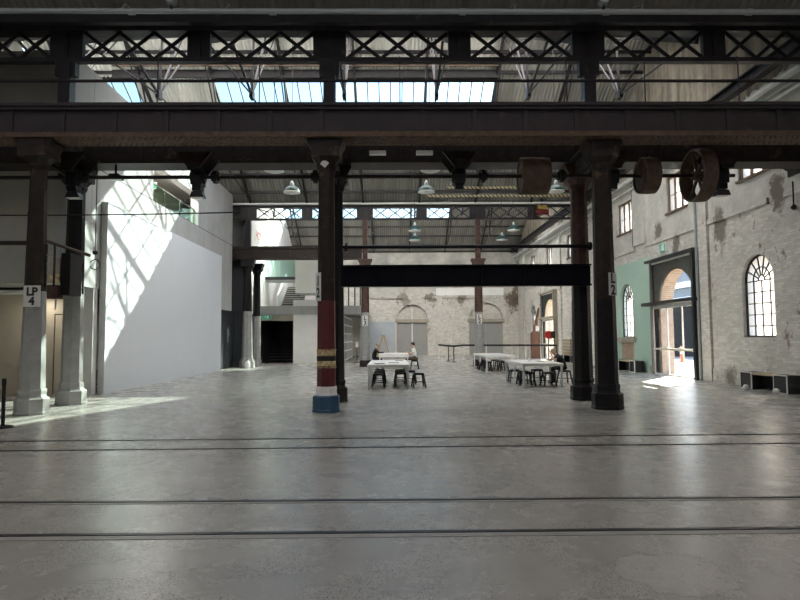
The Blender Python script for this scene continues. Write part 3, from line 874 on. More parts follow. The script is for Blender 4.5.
girder('near riveted plate girder crossing the whole hall on the front columns', -15.4, 11.1, 13.2, 6.0, 6.76, M['girder'], M['rust'])
girder('second plate girder just behind the near one on the back columns', -15.4, 11.1, 15.2, 6.0, 6.72, M['iron'], M['iron'], step=2.2, rivets=False)
girder('distant plate girder on the far left columns', -9.0, -1.68, 33.5, 6.0, 6.72, M['iron'], M['iron'], step=3.0, rivets=False, wid=.6)

def lattice(label, x0, x1, y, z0, z1, cols, mids, mat, w=.09, wc=.39, wm=.27, bx=.085, posts=0):
    root = thing('lattice_girder', label, 'girder', (0, y, z0)); H = z1-z0
    m = MB(); m.box(x0,x1,-w,w,H-.12,H); m.build('top_chord', mat, root)
    m = MB(); m.box(x0,x1,-w,w,0,.10); m.build('bottom_chord', mat, root)
    pans = sorted([(c, wc) for c in cols]+[(c, wm) for c in mids])
    for c, hw in pans:
        m = MB(); m.box(max(x0,c-hw),min(x1,c+hw),-w+.02,w-.02,.10,H-.12); m.box(c-.05,c+.05,-w-.02,w,.1,H-.12); m.build('gusset_panel', mat, root)
    if posts:
        for c in cols:
            m = MB(); m.box(c-.14,c+.14,-.13,.13,-posts,0); m.box(c-.24,c+.24,-.10,.10,-.34,0); m.build('post', mat, root)
            m = MB(); m.box(c-.28,c+.28,-.54,.74,-posts-.01,-posts+.07); m.build('foot_plate', mat, root)
    edges = [(a[0]+a[1], b_[0]-b_[1]) for a, b_ in zip(pans, pans[1:])]
    for a, b_ in edges:
        n = max(1, round((b_-a)/.85)); d = (b_-a)/n
        for i in range(n):
            for s in (0,1):
                p, q = (a+d*i, a+d*(i+1)) if s == 0 else (a+d*(i+1), a+d*i)
                m = MB(); yo = -.03 if s else .03
                m.bar((p,yo,.10),(q,yo,H-.12),bx,.03,(0,1,0)); m.build('diagonal', mat, root)
    return root
cols = [-13.95,-7.75,-1.47,4.78,10.78]; mids = [-10.75,-4.6,1.66,7.85]
lattice('near lattice girder with crossed bracing above the near plate girder', -15.3, 11.1, 14.1, 8.22, 9.10, cols, mids, M['iron_grey'], posts=2.22)
lattice('distant lattice girder with crossed bracing against the far roof window', -9.0, 11.1, 33.5, 8.22, 9.04, [FX[0],FX[1],FX[2],10.9], [-4.75,1.7,8.0], M['iron_grey'], wc=.46, wm=.30, bx=.055)
m = MB(); m.tube((-9,0,0),(11.1,0,0),.06,8); tag(m.build('conduit', M['duct'], loc=(0,33.2,9.1)), 'pale conduit along the top of the distant lattice girder', 'conduit')
# handrail pipe between girder and lattice
root = thing('rail', 'thin dark rail with droppers between near plate girder and near lattice girder', 'rail', (0, 12.95, 7.28))
m = MB(); m.tube((-15.4,0,0),(11.1,0,-.02),.035,8); m.build('bar', M['iron_grey'], root)
for x in (-10.4,-5.13,-2.9,0.2,3.9,5.65,7.75):
    m = MB(); m.tube((x,0,-.52),(x,0,.55),.014,6); m.build('dropper', M['iron_grey'], root)

# short haunch beams tying front and back columns
for x, lb in ((-7.98,'left'),(-1.43,'middle'),(4.8,'right')):
    root = thing('bracket_beam', 'iron bracket beam joining the two %s columns under the girders' % lb, 'bracket beam', (x, 14.2, 5.6))
    m = MB(); m.box(-.13,.13,-.72,.78,.12,.39); m.build('beam', M['iron'], root)
    m = MB(); m.prism([(-.72,.12),(.78,.12),(.70,-.15),(.45,.0),(-.3,.05)], -.05, .05, mYZ); m.build('gusset', M['iron'], root)
# low tie bars and the black cross beam
m = MB(); m.tube((-6.22,0,0),(-.1,0,0),.05,8)
tag(m.build('tie_bar', M['iron'], loc=(-7.95,13.5,3.78)), 'iron tie bar running left from the front left column', 'tie bar')
m = MB(); m.tube((-.20,-.68,.06),(.14,.70,-.10),.042,8)
tag(m.build('tie_bar', M['red_rust'], loc=(-7.62,14.15,3.78)), 'short tie bar between the two left columns', 'tie bar')
m = MB(); m.tube((-2.95,0,0),(3.3,0,0),.045,8)
for x in (-2.85, 3.25): m.tube((x-.03,0,0),(x+.03,0,0),.11,10)
tag(m.build('tie_bar', M['black_iron'], loc=(1.72,14.88,3.86)), 'long black tie bar between middle and right back columns', 'tie bar')
root = thing('cross_beam', 'deep black steel beam spanning from the middle to the right back columns', 'beam', (1.845, 14.86, 2.86))
m = MB(); m.box(-3.11,3.11,-.02,.02,.03,.51); m.build('web', M['black_beam'], root)
for z in (0,.50): 
    m = MB(); m.box(-3.11,3.11,-.12,.12,z,z+.035); m.build('flange', M['black_beam'], root)
for x in (-2.2,-1.45,.4,1.45):
    m = MB(); m.box(x-.012,x+.012,-.11,.0,.035,.50); m.build('stiffener', M['black_beam'], root)

# ------------------------------------------------------------------ overhead line shaft with hangers and pulleys
SY, SZ = 14.2, 5.46
root = thing('line_shaft', 'long horizontal line shaft slung below the near girders', 'shaft', (0, SY, SZ))
m = MB(); m.tube((-15.2,0,0),(8.3,0,0),.045,10); m.build('shaft', M['iron'], root, smooth=True)
for x in (-1.82, 4.1, -4.2, 2.2, 7.6, -7.3):
    m = MB(); m.lathe([(.05,-.10),(.10,-.10),(.10,-.05),(.16,-.05),(.16,.05),(.10,.05),(.10,.10),(.05,.10)], 14, (x,0,0), 'x'); m.build('coupling', M['black_iron'], root)
def hanger(x, label, wide=.42):
    root = thing('shaft_hanger', label, 'hanger', (x, SY, 5.97), 'line shaft hangers')
    for y in (-.34, .34):
        m = MB(); m.prism([(-wide,0),(wide,0),(.16,-.34),(.13,-.42),(-.13,-.42),(-.16,-.34)], y-.03, y+.03, mXZ); m.build('side_plate', M['iron'], root)
    m = MB(); m.box(-.10,.10,-.38,.38,-.42,-.34); m.build('cross_plate', M['black_iron'], root)
    m = MB(); m.box(-.13,.13,-.18,.18,-.72,-.36); m.lathe([(.14,-.17),(.19,-.12),(.19,.12),(.14,.17)], 12, (0,0,-.51), 'x'); m.build('bearing', M['black_iron'], root, bevel=.01)
    m = MB(); m.box(-.10,.10,-.14,.14,-.86,-.72); m.build('drip_tray', M['black_iron'], root)
for x, lb in ((-7.55,'line shaft hanger beside the left columns'),(-4.62,'line shaft hanger left of the middle column'),(1.62,'line shaft hanger right of the middle column'),
              (5.3,'line shaft hanger beside the right columns') ,(7.95,'line shaft hanger behind the large spoked pulley')):
    hanger(x, lb)
def pulley(x, r, w, label, spokes, mat):
    root = thing('belt_pulley', label, 'pulley', (x, SY, SZ), 'line shaft pulleys')
    m = MB(); m.lathe([(r-.05,-w/2),(r,-w/2),(r+.01,0),(r,w/2),(r-.05,w/2),(r-.05,-w/2)], 40, axis='x', closed=False); m.build('rim', mat, root, smooth=True)
    m = MB(); m.lathe([(.05,-w*.4),(.11,-w*.4),(.11,w*.4),(.05,w*.4)], 16, axis='x'); m.build('hub', mat, root)
    if spokes:
        for i in range(spokes):
            a = 2*PI*i/spokes+.2
            m = MB(); m.bar((0,math.cos(a)*.1,math.sin(a)*.1),(0,math.cos(a)*(r-.04),math.sin(a)*(r-.04)),.055,.05,(1,0,0)); m.build('spoke', mat, root)
    else:
        m = MB(); m.lathe([(.1,-w/2+.03),(r-.04,-w/2+.03),(r-.04,-w/2+.06),(.1,-w/2+.06)], 32, axis='x'); m.build('web_disc', mat, root)
pulley(7.42, .63, .34, 'large spoked iron belt pulley on the right of the line shaft', 6, M['rust'])
pulley(6.18, .43, .36, 'smaller flat belt pulley left of the spoked pulley', 0, M['rust'])
pulley(3.43, .44, .66, 'wide drum pulley hanging left of the right columns', 0, M['rust'])

# ------------------------------------------------------------------ pendant lamps and floodlights
def make_lamp(loc, label, top):
    root = thing('pendant_lamp', label, 'pendant lamp', loc, 'industrial pendant lamps')
    m = MB(); m.lathe([(.285,0),(.275,.05),(.235,.13),(.15,.20),(.075,.24),(.06,.24)], 24, closed=False); m.build('shade', M['green_enamel'], root, smooth=True)
    m = MB(); m.lathe([(.30,-.015),(.285,.0),(.27,.045),(.225,.12),(.14,.185),(.02,.20)], 24, closed=False); m.build('reflector', M['white_enamel'], root, smooth=True)
    m = MB(); m.lathe([(.075,.235),(.07,.30),(.045,.37),(.02,.40)], 14); m.build('cap', M['pipe_grey'], root, smooth=True)
    m = MB(); m.tube((0,0,.38),(0,0,top+.07-loc[2]),.011,6); m.build('cord', M['ink'], root)
    m = MB(); m.lathe([(.012,.0),(.05,.03),(.055,.07),(.03,.13)], 10); m.build('bulb', M['white_enamel'], root, smooth=True)
    return root
def px2x(px, Y): return (px-391.6)/600*Y
LMP = [(273,17.9,'left, closest behind the girders'),(431,17.9,'middle, closest behind the girders'),(291,20.6,'left of the red column, in the open bay'),(427,20.6,'near the centre of the middle bay'),
       (559,20.6,'just left of the right columns'),(415,28.2,'beyond the centre, upper of the close pair'),(515,28.2,'right side beyond the distant girder line'),(415,31.0,'beyond the centre, lower of the close pair'),(503,31.0,'farthest right, low against the far bay')]
for px, Y, w in LMP:
    make_lamp((px2x(px,Y), Y, 6.66), 'green and white enamel pendant lamp, %s' % w, roof_z(1, Y)-.02)
def flood(x, y, z, label, rz=0, top=None, mat=None, size=.17):
    root = thing('floodlight', label, 'floodlight', (x,y,z), 'small floodlights', rz)
    m = MB(); m.prism([(-size,0),(size,0),(size*.7,.13),(-size*.7,.13)], -.12, .12, mXZ); m.build('housing', mat or M['black_plastic'], root, bevel=.008)
    m = MB(); m.box(-size+.02,size-.02,-.10,.10,-.008,.0); m.build('lens', M['white_enamel'], root)
    m = MB(); m.box(-.02,.02,-.02,.02,.13,top or .4); m.build('bracket', M['black_plastic'], root)
flood(-6.95, 15.0, 5.62, 'black floodlight under the girder right of the left columns', top=.385)
flood(-4.62, 14.2, 4.96, 'flat black floodlight below the hanger left of the middle column', top=.17)
flood(-7.55, 14.2, 4.96, 'black floodlight beside the front left column', top=.17)
flood(7.97, 14.2, 4.96, 'black floodlight below the spoked pulley hanger', top=.17)
def strip(x, y, z, label):
    root = thing('strip_light', label, 'strip light', (x,y,z), 'short white strip lights')
    m = MB(); m.box(-.19,.19,-.06,.06,0,.09); m.build('housing', M['white_enamel'], root, bevel=.01)
    m = MB(); m.tube((0,0,.09),(0,0,6.0-z),.01,5); m.build('rod', M['ink'], root)
strip(-.31, 13.46, 5.76, 'white strip light under the girder right of the middle column') 
strip(.76, 13.46, 5.76, 'white strip light under the girder nearer the centre')
def spot(x, label):
    root = thing('spotlight', label, 'spotlight', (x, 12.75, 8.92), 'round spotlights on the pipe')
    m = MB(); m.lathe([(.03,-.1),(.09,-.08),(.11,.02),(.115,.10)], 14, (0,0,.08), 'y'); m.build('housing', M['pipe_grey'], root, smooth=True)
    m = MB(); m.box(-.015,.015,-.0,.09,-.10,.02); m.build('bracket', M['iron_grey'], root)
spot(-4.8, 'round spotlight clipped to the pipe at upper left'); spot(4.72, 'round spotlight clipped to the pipe at upper right')

# ------------------------------------------------------------------ runway beam, trays and pipes along the right wall
root = thing('runway_beam', 'dark runway beam running along the top of the right wall', 'beam', (10.62, 15.0, 9.02))
m = MB(); m.box(-.02,.02,0,37.8,.03,.34); m.build('web', M['iron_grey'], root)
for z in (0,.32):
    m = MB(); m.box(-.13,.13,0,37.8,z,z+.04); m.build('flange', M['iron_grey'], root)
m = MB(); m.box(-.09,.09,0,37.9,0,.09); tag(m.build('cable_tray', M['duct'], loc=(10.80,14.9,8.62)), 'pale cable tray along the right wall below the runway beam', 'cable tray')
for k, (x, z, r) in enumerate(((10.98,8.52,.035),(11.03,8.36,.045))):
    m = MB(); m.tube((0,0,0),(0,37.9,0),r,8); tag(m.build('conduit', M['duct'] if k else M['pipe_grey'], loc=(x,14.9,z)), ('thin conduit beside the pale tray on the right wall','thicker conduit lowest of the run on the right wall')[k], 'conduit', 'right wall conduits')
m = MB(); m.tube((0,0,0),(0,0,8.3),.05,8); tag(m.build('downpipe', M['pipe_grey'], loc=(11.12-.0,21.3,0)), 'grey downpipe on the right wall beside the doorway portal', 'downpipe') if False else None
m = MB(); m.tube((0,0,0),(0,0,9.0),.05,8); tag(m.build('downpipe', M['pipe_grey'], loc=(11.04,21.47,0)), 'grey downpipe on the right wall beside the doorway portal', 'downpipe')
m = MB(); m.tube((0,0,0),(0,0,3.4),.03,8); tag(m.build('downpipe', M['iron_grey'], loc=(11.14,27.35,5.7)), 'dark vertical pipe above the green painted wall', 'downpipe')
root = thing('wall_bracket', 'dark iron bracket high on the right wall beside the nearest high window', 'bracket', (11.18, 16.1, 6.35))
m = MB(); m.prism([(0,-.25),(0,.25),(-.32,.12),(-.45,.10),(-.45,-.02),(-.32,-.05)], -.3, .3, lambda u,v,w:(u,w,v)); m.build('arm', M['black_iron'], root)
m = MB(); m.box(-.03,.02,-.4,.4,-.32,.3); m.build('plate', M['iron'], root)
root = thing('wall_fitting', 'small hanging hook fitting on the right wall above the black bench', 'hook', (11.12, 16.25, 5.1))
m = MB(); m.tube((0,0,.12),(0,0,.75),.02,6); m.build('rod', M['black_iron'], root)
m = MB(); m.lathe([(.02,-.05),(.07,-.02),(.08,.04),(.03,.11)], 10); m.build('weight', M['black_iron'], root)
# gantry stripes and hoist by the distant girder
m = MB(); m.bar((-4.0,0,0),(4.0,0,0),.12,.12); tag(m.build('striped_beam', M['hazard'], loc=(5.85,31.2,9.03)), 'lower black and yellow striped crane beam near the distant lattice girder', 'crane beam', 'striped crane beams')
m = MB(); m.bar((-2.2,0,0),(1.9,0,0),.12,.12); tag(m.build('striped_beam', M['hazard'], loc=(5.15,31.2,9.47)), 'upper black and yellow striped crane beam', 'crane beam', 'striped crane beams')
root = thing('hoist', 'red hoist block with a yellow top at the distant lattice girder', 'hoist', (8.45, 33.22, 8.45))
m = MB(); m.box(-.36,.36,-.18,.18,0,.24); m.build('motor', M['red_dark'], root, bevel=.02)
m = MB(); m.box(-.26,.26,-.14,.14,.27,.50); m.build('trolley', M['yellow'], root, bevel=.02)
m = MB(); m.box(-.05,.05,-.05,.05,.2,.9); m.build('hanger', M['black_iron'], root)

# ------------------------------------------------------------------ far left mezzanine
m = MB(); m.prism([(36.0,3.2),(53.0,3.2),(53.0,ZE),(ridge(2),roof_z(2,ridge(2))-.1),(36.0,roof_z(2,36.0)-.1)], LX-.3, LX, mYZ); struct(m.build('wall_mezzanine', M['white_wall']), 'white side wall above the mezzanine')
m = MB(); m.box(LX-.9, -8.14, 34.0, 34.2, 0, ZE-.05); struct(m.build('wall_pier', M['dark_clad']), 'dark clad pier between the concrete wall and the mezzanine')
m = MB(); m.box(LX-.3, -1.95, 38.5, 38.9, 3.12, 3.66); struct(m.build('trim_18', M['concrete']), 'concrete edge beam of the mezzanine')
m = MB(); m.box(LX-.3, -1.95, 38.9, 52.8, 3.4, 3.6); struct(m.build('floor_mezzanine', M['concrete']), 'mezzanine deck')
m = MB(); m.box(-6.35, -3.30, 38.62, 38.8, 0, 3.12); struct(m.build('wall_panel', M['white_wall']), 'pale wall panel under the mezzanine')
m = MB(); m.box(-6.35, -3.0, 38.55, 38.75, 3.66, 4.05); struct(m.build('trim_19', M['white_wall']), 'pale upstand above the mezzanine beam')
m = MB(); m.box(-8.5, -6.35, 38.62, 38.8, 2.72, 3.12); struct(m.build('trim_20', M['lintel']), 'header over the dark stair opening')
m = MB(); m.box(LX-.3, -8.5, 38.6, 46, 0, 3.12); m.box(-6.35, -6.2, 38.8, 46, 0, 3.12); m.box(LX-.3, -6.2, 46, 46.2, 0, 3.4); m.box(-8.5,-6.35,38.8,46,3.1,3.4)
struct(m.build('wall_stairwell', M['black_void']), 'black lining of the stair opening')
root = thing('staircase', 'dark staircase inside the black opening under the mezzanine', 'staircase', (-7.4, 40.6, 0))
M['dark_step'] = simple('dark_stair_tread', (.06,.062,.065), .5)
for i in range(14):
    m = MB(); m.box(-.95,.95,.30*i,.30*i+.32,.19*i+.13,.19*(i+1)); m.build('step', M['dark_step'], root)
root = thing('staircase', 'pale staircase rising above the mezzanine under the glass balustrade', 'staircase', (-7.2, 42.4, 3.6))
M['step'] = simple('grey_stair_tread', (.34,.34,.32), .6)
for i in range(10):
    m = MB(); m.box(-.75,.75,.32*i,.32*i+.30,.18*i+.12,.18*(i+1)); m.build('step', M['step'], root)
m = MB(); m.prism([(.05,0),(.35,0),(3.4,1.78),(3.4,1.90)], -.74, .74, mYZ); m.build('soffit', M['black_void'], root)  # added black sheet stands in for the dark gaps between treads
m = MB(); m.prism([(-.2,0),(3.3,1.9),(3.3,2.9),(-.2,1.0)], -.95, -.77, mYZ); m.build('stringer', M['white_wall'], root)
m = MB(); m.box(LX, -6.55, 41.2, 42.2, 5.5, 5.78); struct(m.build('floor_bridge', M['concrete']), 'bridge slab over the mezzanine stair')
m = MB(); m.box(LX, -6.5, 41.12, 41.2, 5.62, 5.82); struct(m.build('trim_21', M['black_void']), 'black edge of the bridge slab')
root = thing('balustrade', 'green glass balustrade on the bridge above the pale staircase', 'balustrade', (-7.65, 41.25, 5.8))
m = MB(); m.box(-1.0,1.1,-.01,.01,.03,1.15); m.build('pane', M['glass_green'], root)
m = MB(); m.box(-1.0,1.1,-.03,.03,1.15,1.20); m.build('handrail', M['pipe_grey'], root)
m = MB(); m.box(-6.55, -4.7, 40.6, 43.0, 4.65, 7.1); struct(m.build('wall_lift', M['door_grey']), 'grey concrete box beside the balustrade')
# red lettering on the side wall
root = MB().box(-.006,.0,-1.1,1.1,-.4,.4).build('wall_sign', M['white_wall'], None, (LX+.012, 38.9, 8.25)); tag(root, 'white panel with red lettering on the mezzanine side wall', 'sign')
lettering('HCT', .72, M['red_ink'], root, (.002,0,-.02), (PI/2,0,PI/2))
# exit signs
def exit_sign(loc, w, h, rz, label, drop=0):
    root = thing('exit_sign', label, 'exit sign', loc, 'green exit signs', rz)
    m = MB(); m.box(-w/2,w/2,-.03,.03,-h/2,h/2); m.build('case', M['white_enamel'], root, bevel=.006)
    m = MB(); m.box(-w/2+.015,w/2-.015,-.034,-.030,-h/2+.015,h/2-.015); m.build('face', M['green_sign'], root)
    # running figure and door pictogram
    m = MB(); s = h*.8
    m.box(w*.05,w*.28,-.040,-.034,-s/2,s/2); 
    m.build('door_mark', M['paper'], root)
    m = MB(); m.lathe([(s*.10,-.041),(s*.10,-.034)], 10, (-w*.08,0,s*.38), 'y')
    P = [((-w*.08,s*.24),(-w*.14,-s*.05)),((-w*.08,s*.22),(w*.02,s*.08)),((-w*.08,s*.22),(-w*.24,s*.10)),((-w*.14,-s*.05),(-w*.02,-s*.22)),((-w*.02,-s*.22),(-w*.06,-s*.48)),((-w*.14,-s*.05),(-w*.22,-s*.25)),((-w*.22,-s*.25),(-w*.36,-s*.27))]
    for a, b_ in P: m.bar((a[0],-.0375,a[1]),(b_[0],-.0375,b_[1]),.007,s*.13,(0,1,0)) if False else m.bar((a[0],-.0375,a[1]),(b_[0],-.0375,b_[1]),s*.12,.007,(0,1,0))
    m.build('figure_mark', M['paper'], root)
    if drop:
        m = MB(); m.box(-.01,.01,-.01,.01,h/2,h/2+drop); m.build('rod', M['ink'], root)
    return root
exit_sign((XR-.05, 24.35, 5.22), .50, .34, -PI/2, 'green exit sign on the right wall above the glazed doorway')
exit_sign((-8.05, 38.57, 2.95), .58, .26, 0, 'green exit sign over the dark stair opening at far left')
exit_sign((-9.7, 24.0, 7.75), .62, .26, R(-25), 'green exit sign inside the glazed opening of the concrete wall', 1.38)

# white gridded glazing along the side of the mezzanine box
root = thing('window_20', 'white gridded glazed screen under the mezzanine', 'window', (-3.3, 38.8, 0)); struct(root)
m = MB()
for i in range(9):
    y = 10.2*i/8; m.box(-.05,.05,y-.05,y+.05,0,3.12)
for z in (.05,.7,1.3,1.9,2.5,3.07): m.box(-.04,.04,0,10.2,z-.04,z+.04)
m.build('frame', M['white_wall'], root)
m = MB(); m.box(-.01,.0,0,10.2,.05,3.07); m.build('pane', M['glass_clear'], root)
root = thing('railing', 'black posts of the railing on the mezzanine edge', 'railing', (-2.6, 38.7, 3.66))
for x in (-.55,-.2,.2,.55):
    m = MB(); m.box(x-.04,x+.04,-.04,.04,0,1.55); m.build('post', M['black_iron'], root)
m = MB(); m.box(-.6,.6,-.03,.03,1.5,1.56); m.build('handrail', M['black_iron'], root)

# ------------------------------------------------------------------ left bay equipment
root = thing('control_cabinet', 'black control cabinet strapped between the two left columns', 'cabinet', (-7.72, 14.42, 2.6))
m = MB(); m.box(-.10,.12,-.22,.32,.05,1.05); m.build('body', M['black_iron'], root, bevel=.01)
m = MB(); m.box(-.42,-.17,-.12,.14,.38,.95); m.build('meter_box', M['lintel'], root, bevel=.01)
m = MB(); m.box(-.42,-.17,-.125,.145,.36,.56); m.build('meter_plate', M['gold'], root)
m = MB(); m.box(-.50,-.2,-.14,.10,-.02,.30); m.build('timber_block', M['red_rust'], root)
m = MB(); m.tube((-.32,-.0,-.28),(-.32,0,.1),.02,6); m.tube((-.2,0,.3),(-.2,0,1.3),.02,6); m.build('pipe', M['pipe_grey'], root)
def ladder(loc, label, h):
    root = thing('cage_ladder', label, 'ladder', loc, 'short ladders on the left columns')
    for x in (-.09,.09):
        m = MB(); m.box(x-.015,x+.015,-.02,.02,0,h); m.build('stile', M['black_iron'], root)
    n = int(h/.2)
    for i in range(n):
        m = MB(); m.box(-.08,.08,-.012,.012,.1+i*.2,.13+i*.2); m.build('rung', M['lintel'], root)
ladder((-7.50, 13.2, 2.75), 'short ladder frame on the right of the front left column', .95)
ladder((-7.72, 14.86, 2.72), 'short ladder frame on the back left column', .75)
root = thing('hanging_hook', 'ring hanging on a cord beside the back left column', 'hook', (-7.22, 14.6, 3.30))
m = MB(); m.tube((0,0,.24),(0,0,2.6),.012,5); m.build('cord', M['ink'], root)
m = MB()
for i in range(16):
    a, b_ = 2*PI*i/16, 2*PI*(i+1)/16
    if i in (7,8): continue
    m.tube((.12*math.cos(a),0,.12+.12*math.sin(a)),(.12*math.cos(b_),0,.12+.12*math.sin(b_)),.012,5)
m.build('ring', M['ink'], root)
m = MB(); m.lathe([(.02,0),(.06,.02),(.06,.08),(.02,.10)], 8, (0,0,.36)); m.build('swivel', M['ink'], root)
pts = [(x, 13.75, 4.62-.16*(1-((x+8)/8)**2)) for x in [-15+ i*.5 for i in range(24)]]
m = MB(); m.path([(p[0]+8, 0, p[2]-4.5) for p in pts], .016, 5); tag(m.build('cable', M['ink'], loc=(-8,13.75,4.5)), 'thin black cable slung across the left bay', 'cable')
root = thing('fire_extinguisher', 'red fire extinguisher on the beige lobby wall', 'fire extinguisher', (-10.72, 17.765, 1.0))
m = MB(); m.lathe([(.06,0),(.085,.03),(.085,.42),(.05,.50),(.025,.52)], 14); m.build('cylinder', M['red'], root, smooth=True)
m = MB(); m.box(-.05,.07,-.03,.03,.52,.58); m.tube((.07,0,.54),(.13,0,.25),.014,6); m.build('valve', M['black_plastic'], root)
m = MB(); m.box(.02,.10,-.095,-.088,.15,.30); m.build('label_plate', M['paper'], root)
root = thing('switch_plate', 'white switch plate with a black reader below on the lobby wall', 'switch', (-9.25, 17.84, 1.35))
m = MB(); m.box(-.10,.10,-.03,0,0,.34); m.build('plate', M['sign_white'], root, bevel=.005)
m = MB(); m.box(-.07,.07,-.034,-.03,.05,.29); m.build('screen', M['lintel'], root)
m = MB(); m.box(-.10,.04,-.05,0,-.20,-.08); m.build('reader', M['black_plastic'], root)
root = thing('downlight', 'round downlight in the lobby soffit', 'light', (-10.15, 17.4, 2.93))
m = MB(); m.lathe([(.10,0),(.10,-.02),(.06,-.05),(.05,-.10)], 14); m.build('trim_ring', M['white_enamel'], root)
def lamp(parent, loc, power, size, col=(1,.86,.68), name='lamp_light', rot=(0,0,0)):
    ld = bpy.data.lights.new(name, 'AREA'); ld.energy = power; ld.size = size; ld.color = col
    lo = bpy.data.objects.new(name, ld); COL.objects.link(lo); lo.parent = parent; lo.location = loc; lo.rotation_euler = rot
    return lo
lamp(root, (0,0,-.11), 3.5, .14, (1,.9,.76))
root = thing('strip_light', 'added strip light that brightens the inside of the glazed gallery', 'strip light', (-10.1, 24.2, 9.145), 'added gallery lights')  # invented fitting, added to brighten the gallery interior
m = MB(); m.box(-.08,.08,-1.8,1.8,0,.10); m.build('housing', M['white_enamel'], root)
ll = lamp(root, (0,0,-.02), 200, .15, (1,.93,.82)); ll.data.shape = 'RECTANGLE'; ll.data.size_y = 3.4

# ------------------------------------------------------------------ tables, stools, things on them
def table(x, y, w, l, label, h=.76, legs=None, thick=.09):
    root = thing('long_table', label, 'table', (x, y, 0), 'long white tables')
    m = MB(); m.box(-w/2,w/2,-l/2,l/2,h-thick,h); m.build('table_top', M['table'], root, bevel=.008)
    for sy in (legs or (-1, 0, 1)):
        for sx in (-1,1):
            xx, yy = sx*(w/2-.05), sy*(l/2-.06)
            m = MB(); m.box(xx-.028,xx+.028,yy-.028,yy+.028,0,h-thick); m.build('leg', M['table_leg'], root)
    return root
TA = table(-.13, 20.7, 1.32, 3.9, 'white table nearest on the left, papers on top')
TB = table(.07, 30.6, 1.45, 2.6, 'white table behind the left table with two people at it', .80, (-1,1), .16)
TC = table(4.75, 20.45, 1.30, 3.0, 'white table nearest on the right, man in black seated at its side')
TD = table(4.9, 29.3, 1.35, 4.2, 'white table behind the right table')
def make_stool(x, y, label, grp, rz=0.0):
    root = thing('stool', label, 'stool', (x, y, 0), grp, rz)
    m = MB(); m.prism([(-.15,-.12),(-.12,-.15),(.12,-.15),(.15,-.12),(.15,.12),(.12,.15),(-.12,.15),(-.15,.12)], .43, .46, mXY); m.build('seat', M['stool'], root, bevel=.006)
    m = MB()
    for a, b_ in (((-.16,-.15),(.16,-.15)),((.16,-.15),(.16,.15)),((.16,.15),(-.16,.15)),((-.16,.15),(-.16,-.15))):
        m.bar((a[0],a[1],.415),(b_[0],b_[1],.415),.02,.05)
    m.build('apron', M['stool'], root)
    for sx in (-1,1):
        for sy in (-1,1):
            m = MB(); m.bar((sx*.14,sy*.14,.43),(sx*.20,sy*.20,0),.045,.03); m.build('leg', M['stool'], root)
    m = MB(); m.bar((-.175,-.175,.17),(.175,.175,.17),.02,.02); m.bar((.175,-.175,.17),(-.175,.175,.17),.02,.02); m.build('brace', M['stool'], root)
    return root
proto = None
def stool(x, y, label, grp, rz=0.0):
    global proto
    if proto is None:
        proto = make_stool(x, y, label, grp, rz); return proto
    return dup(proto, (x, y, 0), label, grp, rz)
GA, GB, GC, GD = 'stools at the near left table','stools at the far left table','stools at the near right table','stools at the far right table'
N3 = ('nearest','second','third','fourth','farthest')
for i, y in enumerate((19.35, 20.2, 21.1, 22.0)):
    stool(-.46, y, 'black metal stool tucked under the near left table, left row, %s' % N3[i], GA, .05*i)
for i, y in enumerate((19.9, 20.8, 21.7)):
    stool(.28, y, 'black metal stool tucked under the near left table, right row, %s' % N3[i], GA, -.06*i)
stool(.84, 19.55, 'black metal stool standing clear of the near left table on its right', GA, .12)
stool(.62, 21.0, 'black metal stool half out from the near left table on its right', GA, -.1)
stool(-.98, 31.0, 'black metal stool under the person in black at the far left table', GB)
stool(1.12, 30.45, 'black metal stool under the person in the white shirt', GB)
for i, (x, y) in enumerate(((4.28,21.1),(4.42,20.3),(4.40,19.6))):
    stool(x, y, 'black metal stool under the near right table, left side, %s' % ('farthest','middle','nearest')[i], GC, .05*i)
stool(5.06, 19.55, 'black metal stool under the near right table, right side, nearest', GC, .1)
stool(5.12, 21.3, 'black metal stool under the near right table, right side, farthest', GC, .1)
stool(5.86, 20.5, 'black metal stool the bald man sits on', GC, .1)
for i, (x, y) in enumerate(((4.42,28.0),(4.42,28.9),(4.45,29.9),(5.2,28.2),(5.2,29.2),(5.2,30.4))):
    stool(x, y, 'black metal stool under the far right table, %s row, %s' % (('left','right')[i//3], ('nearest','middle','farthest')[i%3]), GD, .04*i)
def sheet(x, y, z, w, l, rz, label, mat, name='paper_sheet', cat='paper', t=.006, grp='papers on the tables'):
    o = MB().box(-w/2,w/2,-l/2,l/2,0,t).build(name, mat, None, (x,y,z)); o.rotation_euler = (0,0,rz); tag(o, label, cat, grp); return o
sheet(-.42,19.5,.76,.30,.42,.2,'dark folder on the near left table, at its front left corner',M['black_card'],'folder','folder',.01,None)
sheet(.05,20.0,.76,.34,.30,-.1,'dark sheet near the middle front of the near left table',M['black_card'],'folder','folder',.01,None)
sheet(-.25,21.2,.76,.42,.30,.3,'white paper sheet further back on the near left table',M['paper'])
sheet(.25,21.9,.76,.30,.42,.1,'dark tablet at the back of the near left table',M['black_card'],'tablet','tablet',.01,None)
sheet(-.3,30.8,.80,.42,.60,.1,'large white paper in front of the person in black',M['paper'])
sheet(.35,30.4,.80,.42,.30,-.2,'white paper in front of the person in the white shirt',M['paper'])
sheet(5.05,20.6,.76,.22,.30,.1,'dark tablet in front of the bald man',M['black_card'],'tablet','tablet',.01,None)
root = thing('paper_cup', 'small white cup on the near right table', 'cup', (4.62, 20.3, .76))
m = MB(); m.lathe([(.03,0),(.042,.11),(.038,.11),(.027,.01)], 14); m.build('body', M['paper'], root, smooth=True)
m = MB(); m.lathe([(.044,.108),(.044,.118),(.03,.124)], 14); m.build('lid', M['paper'], root)

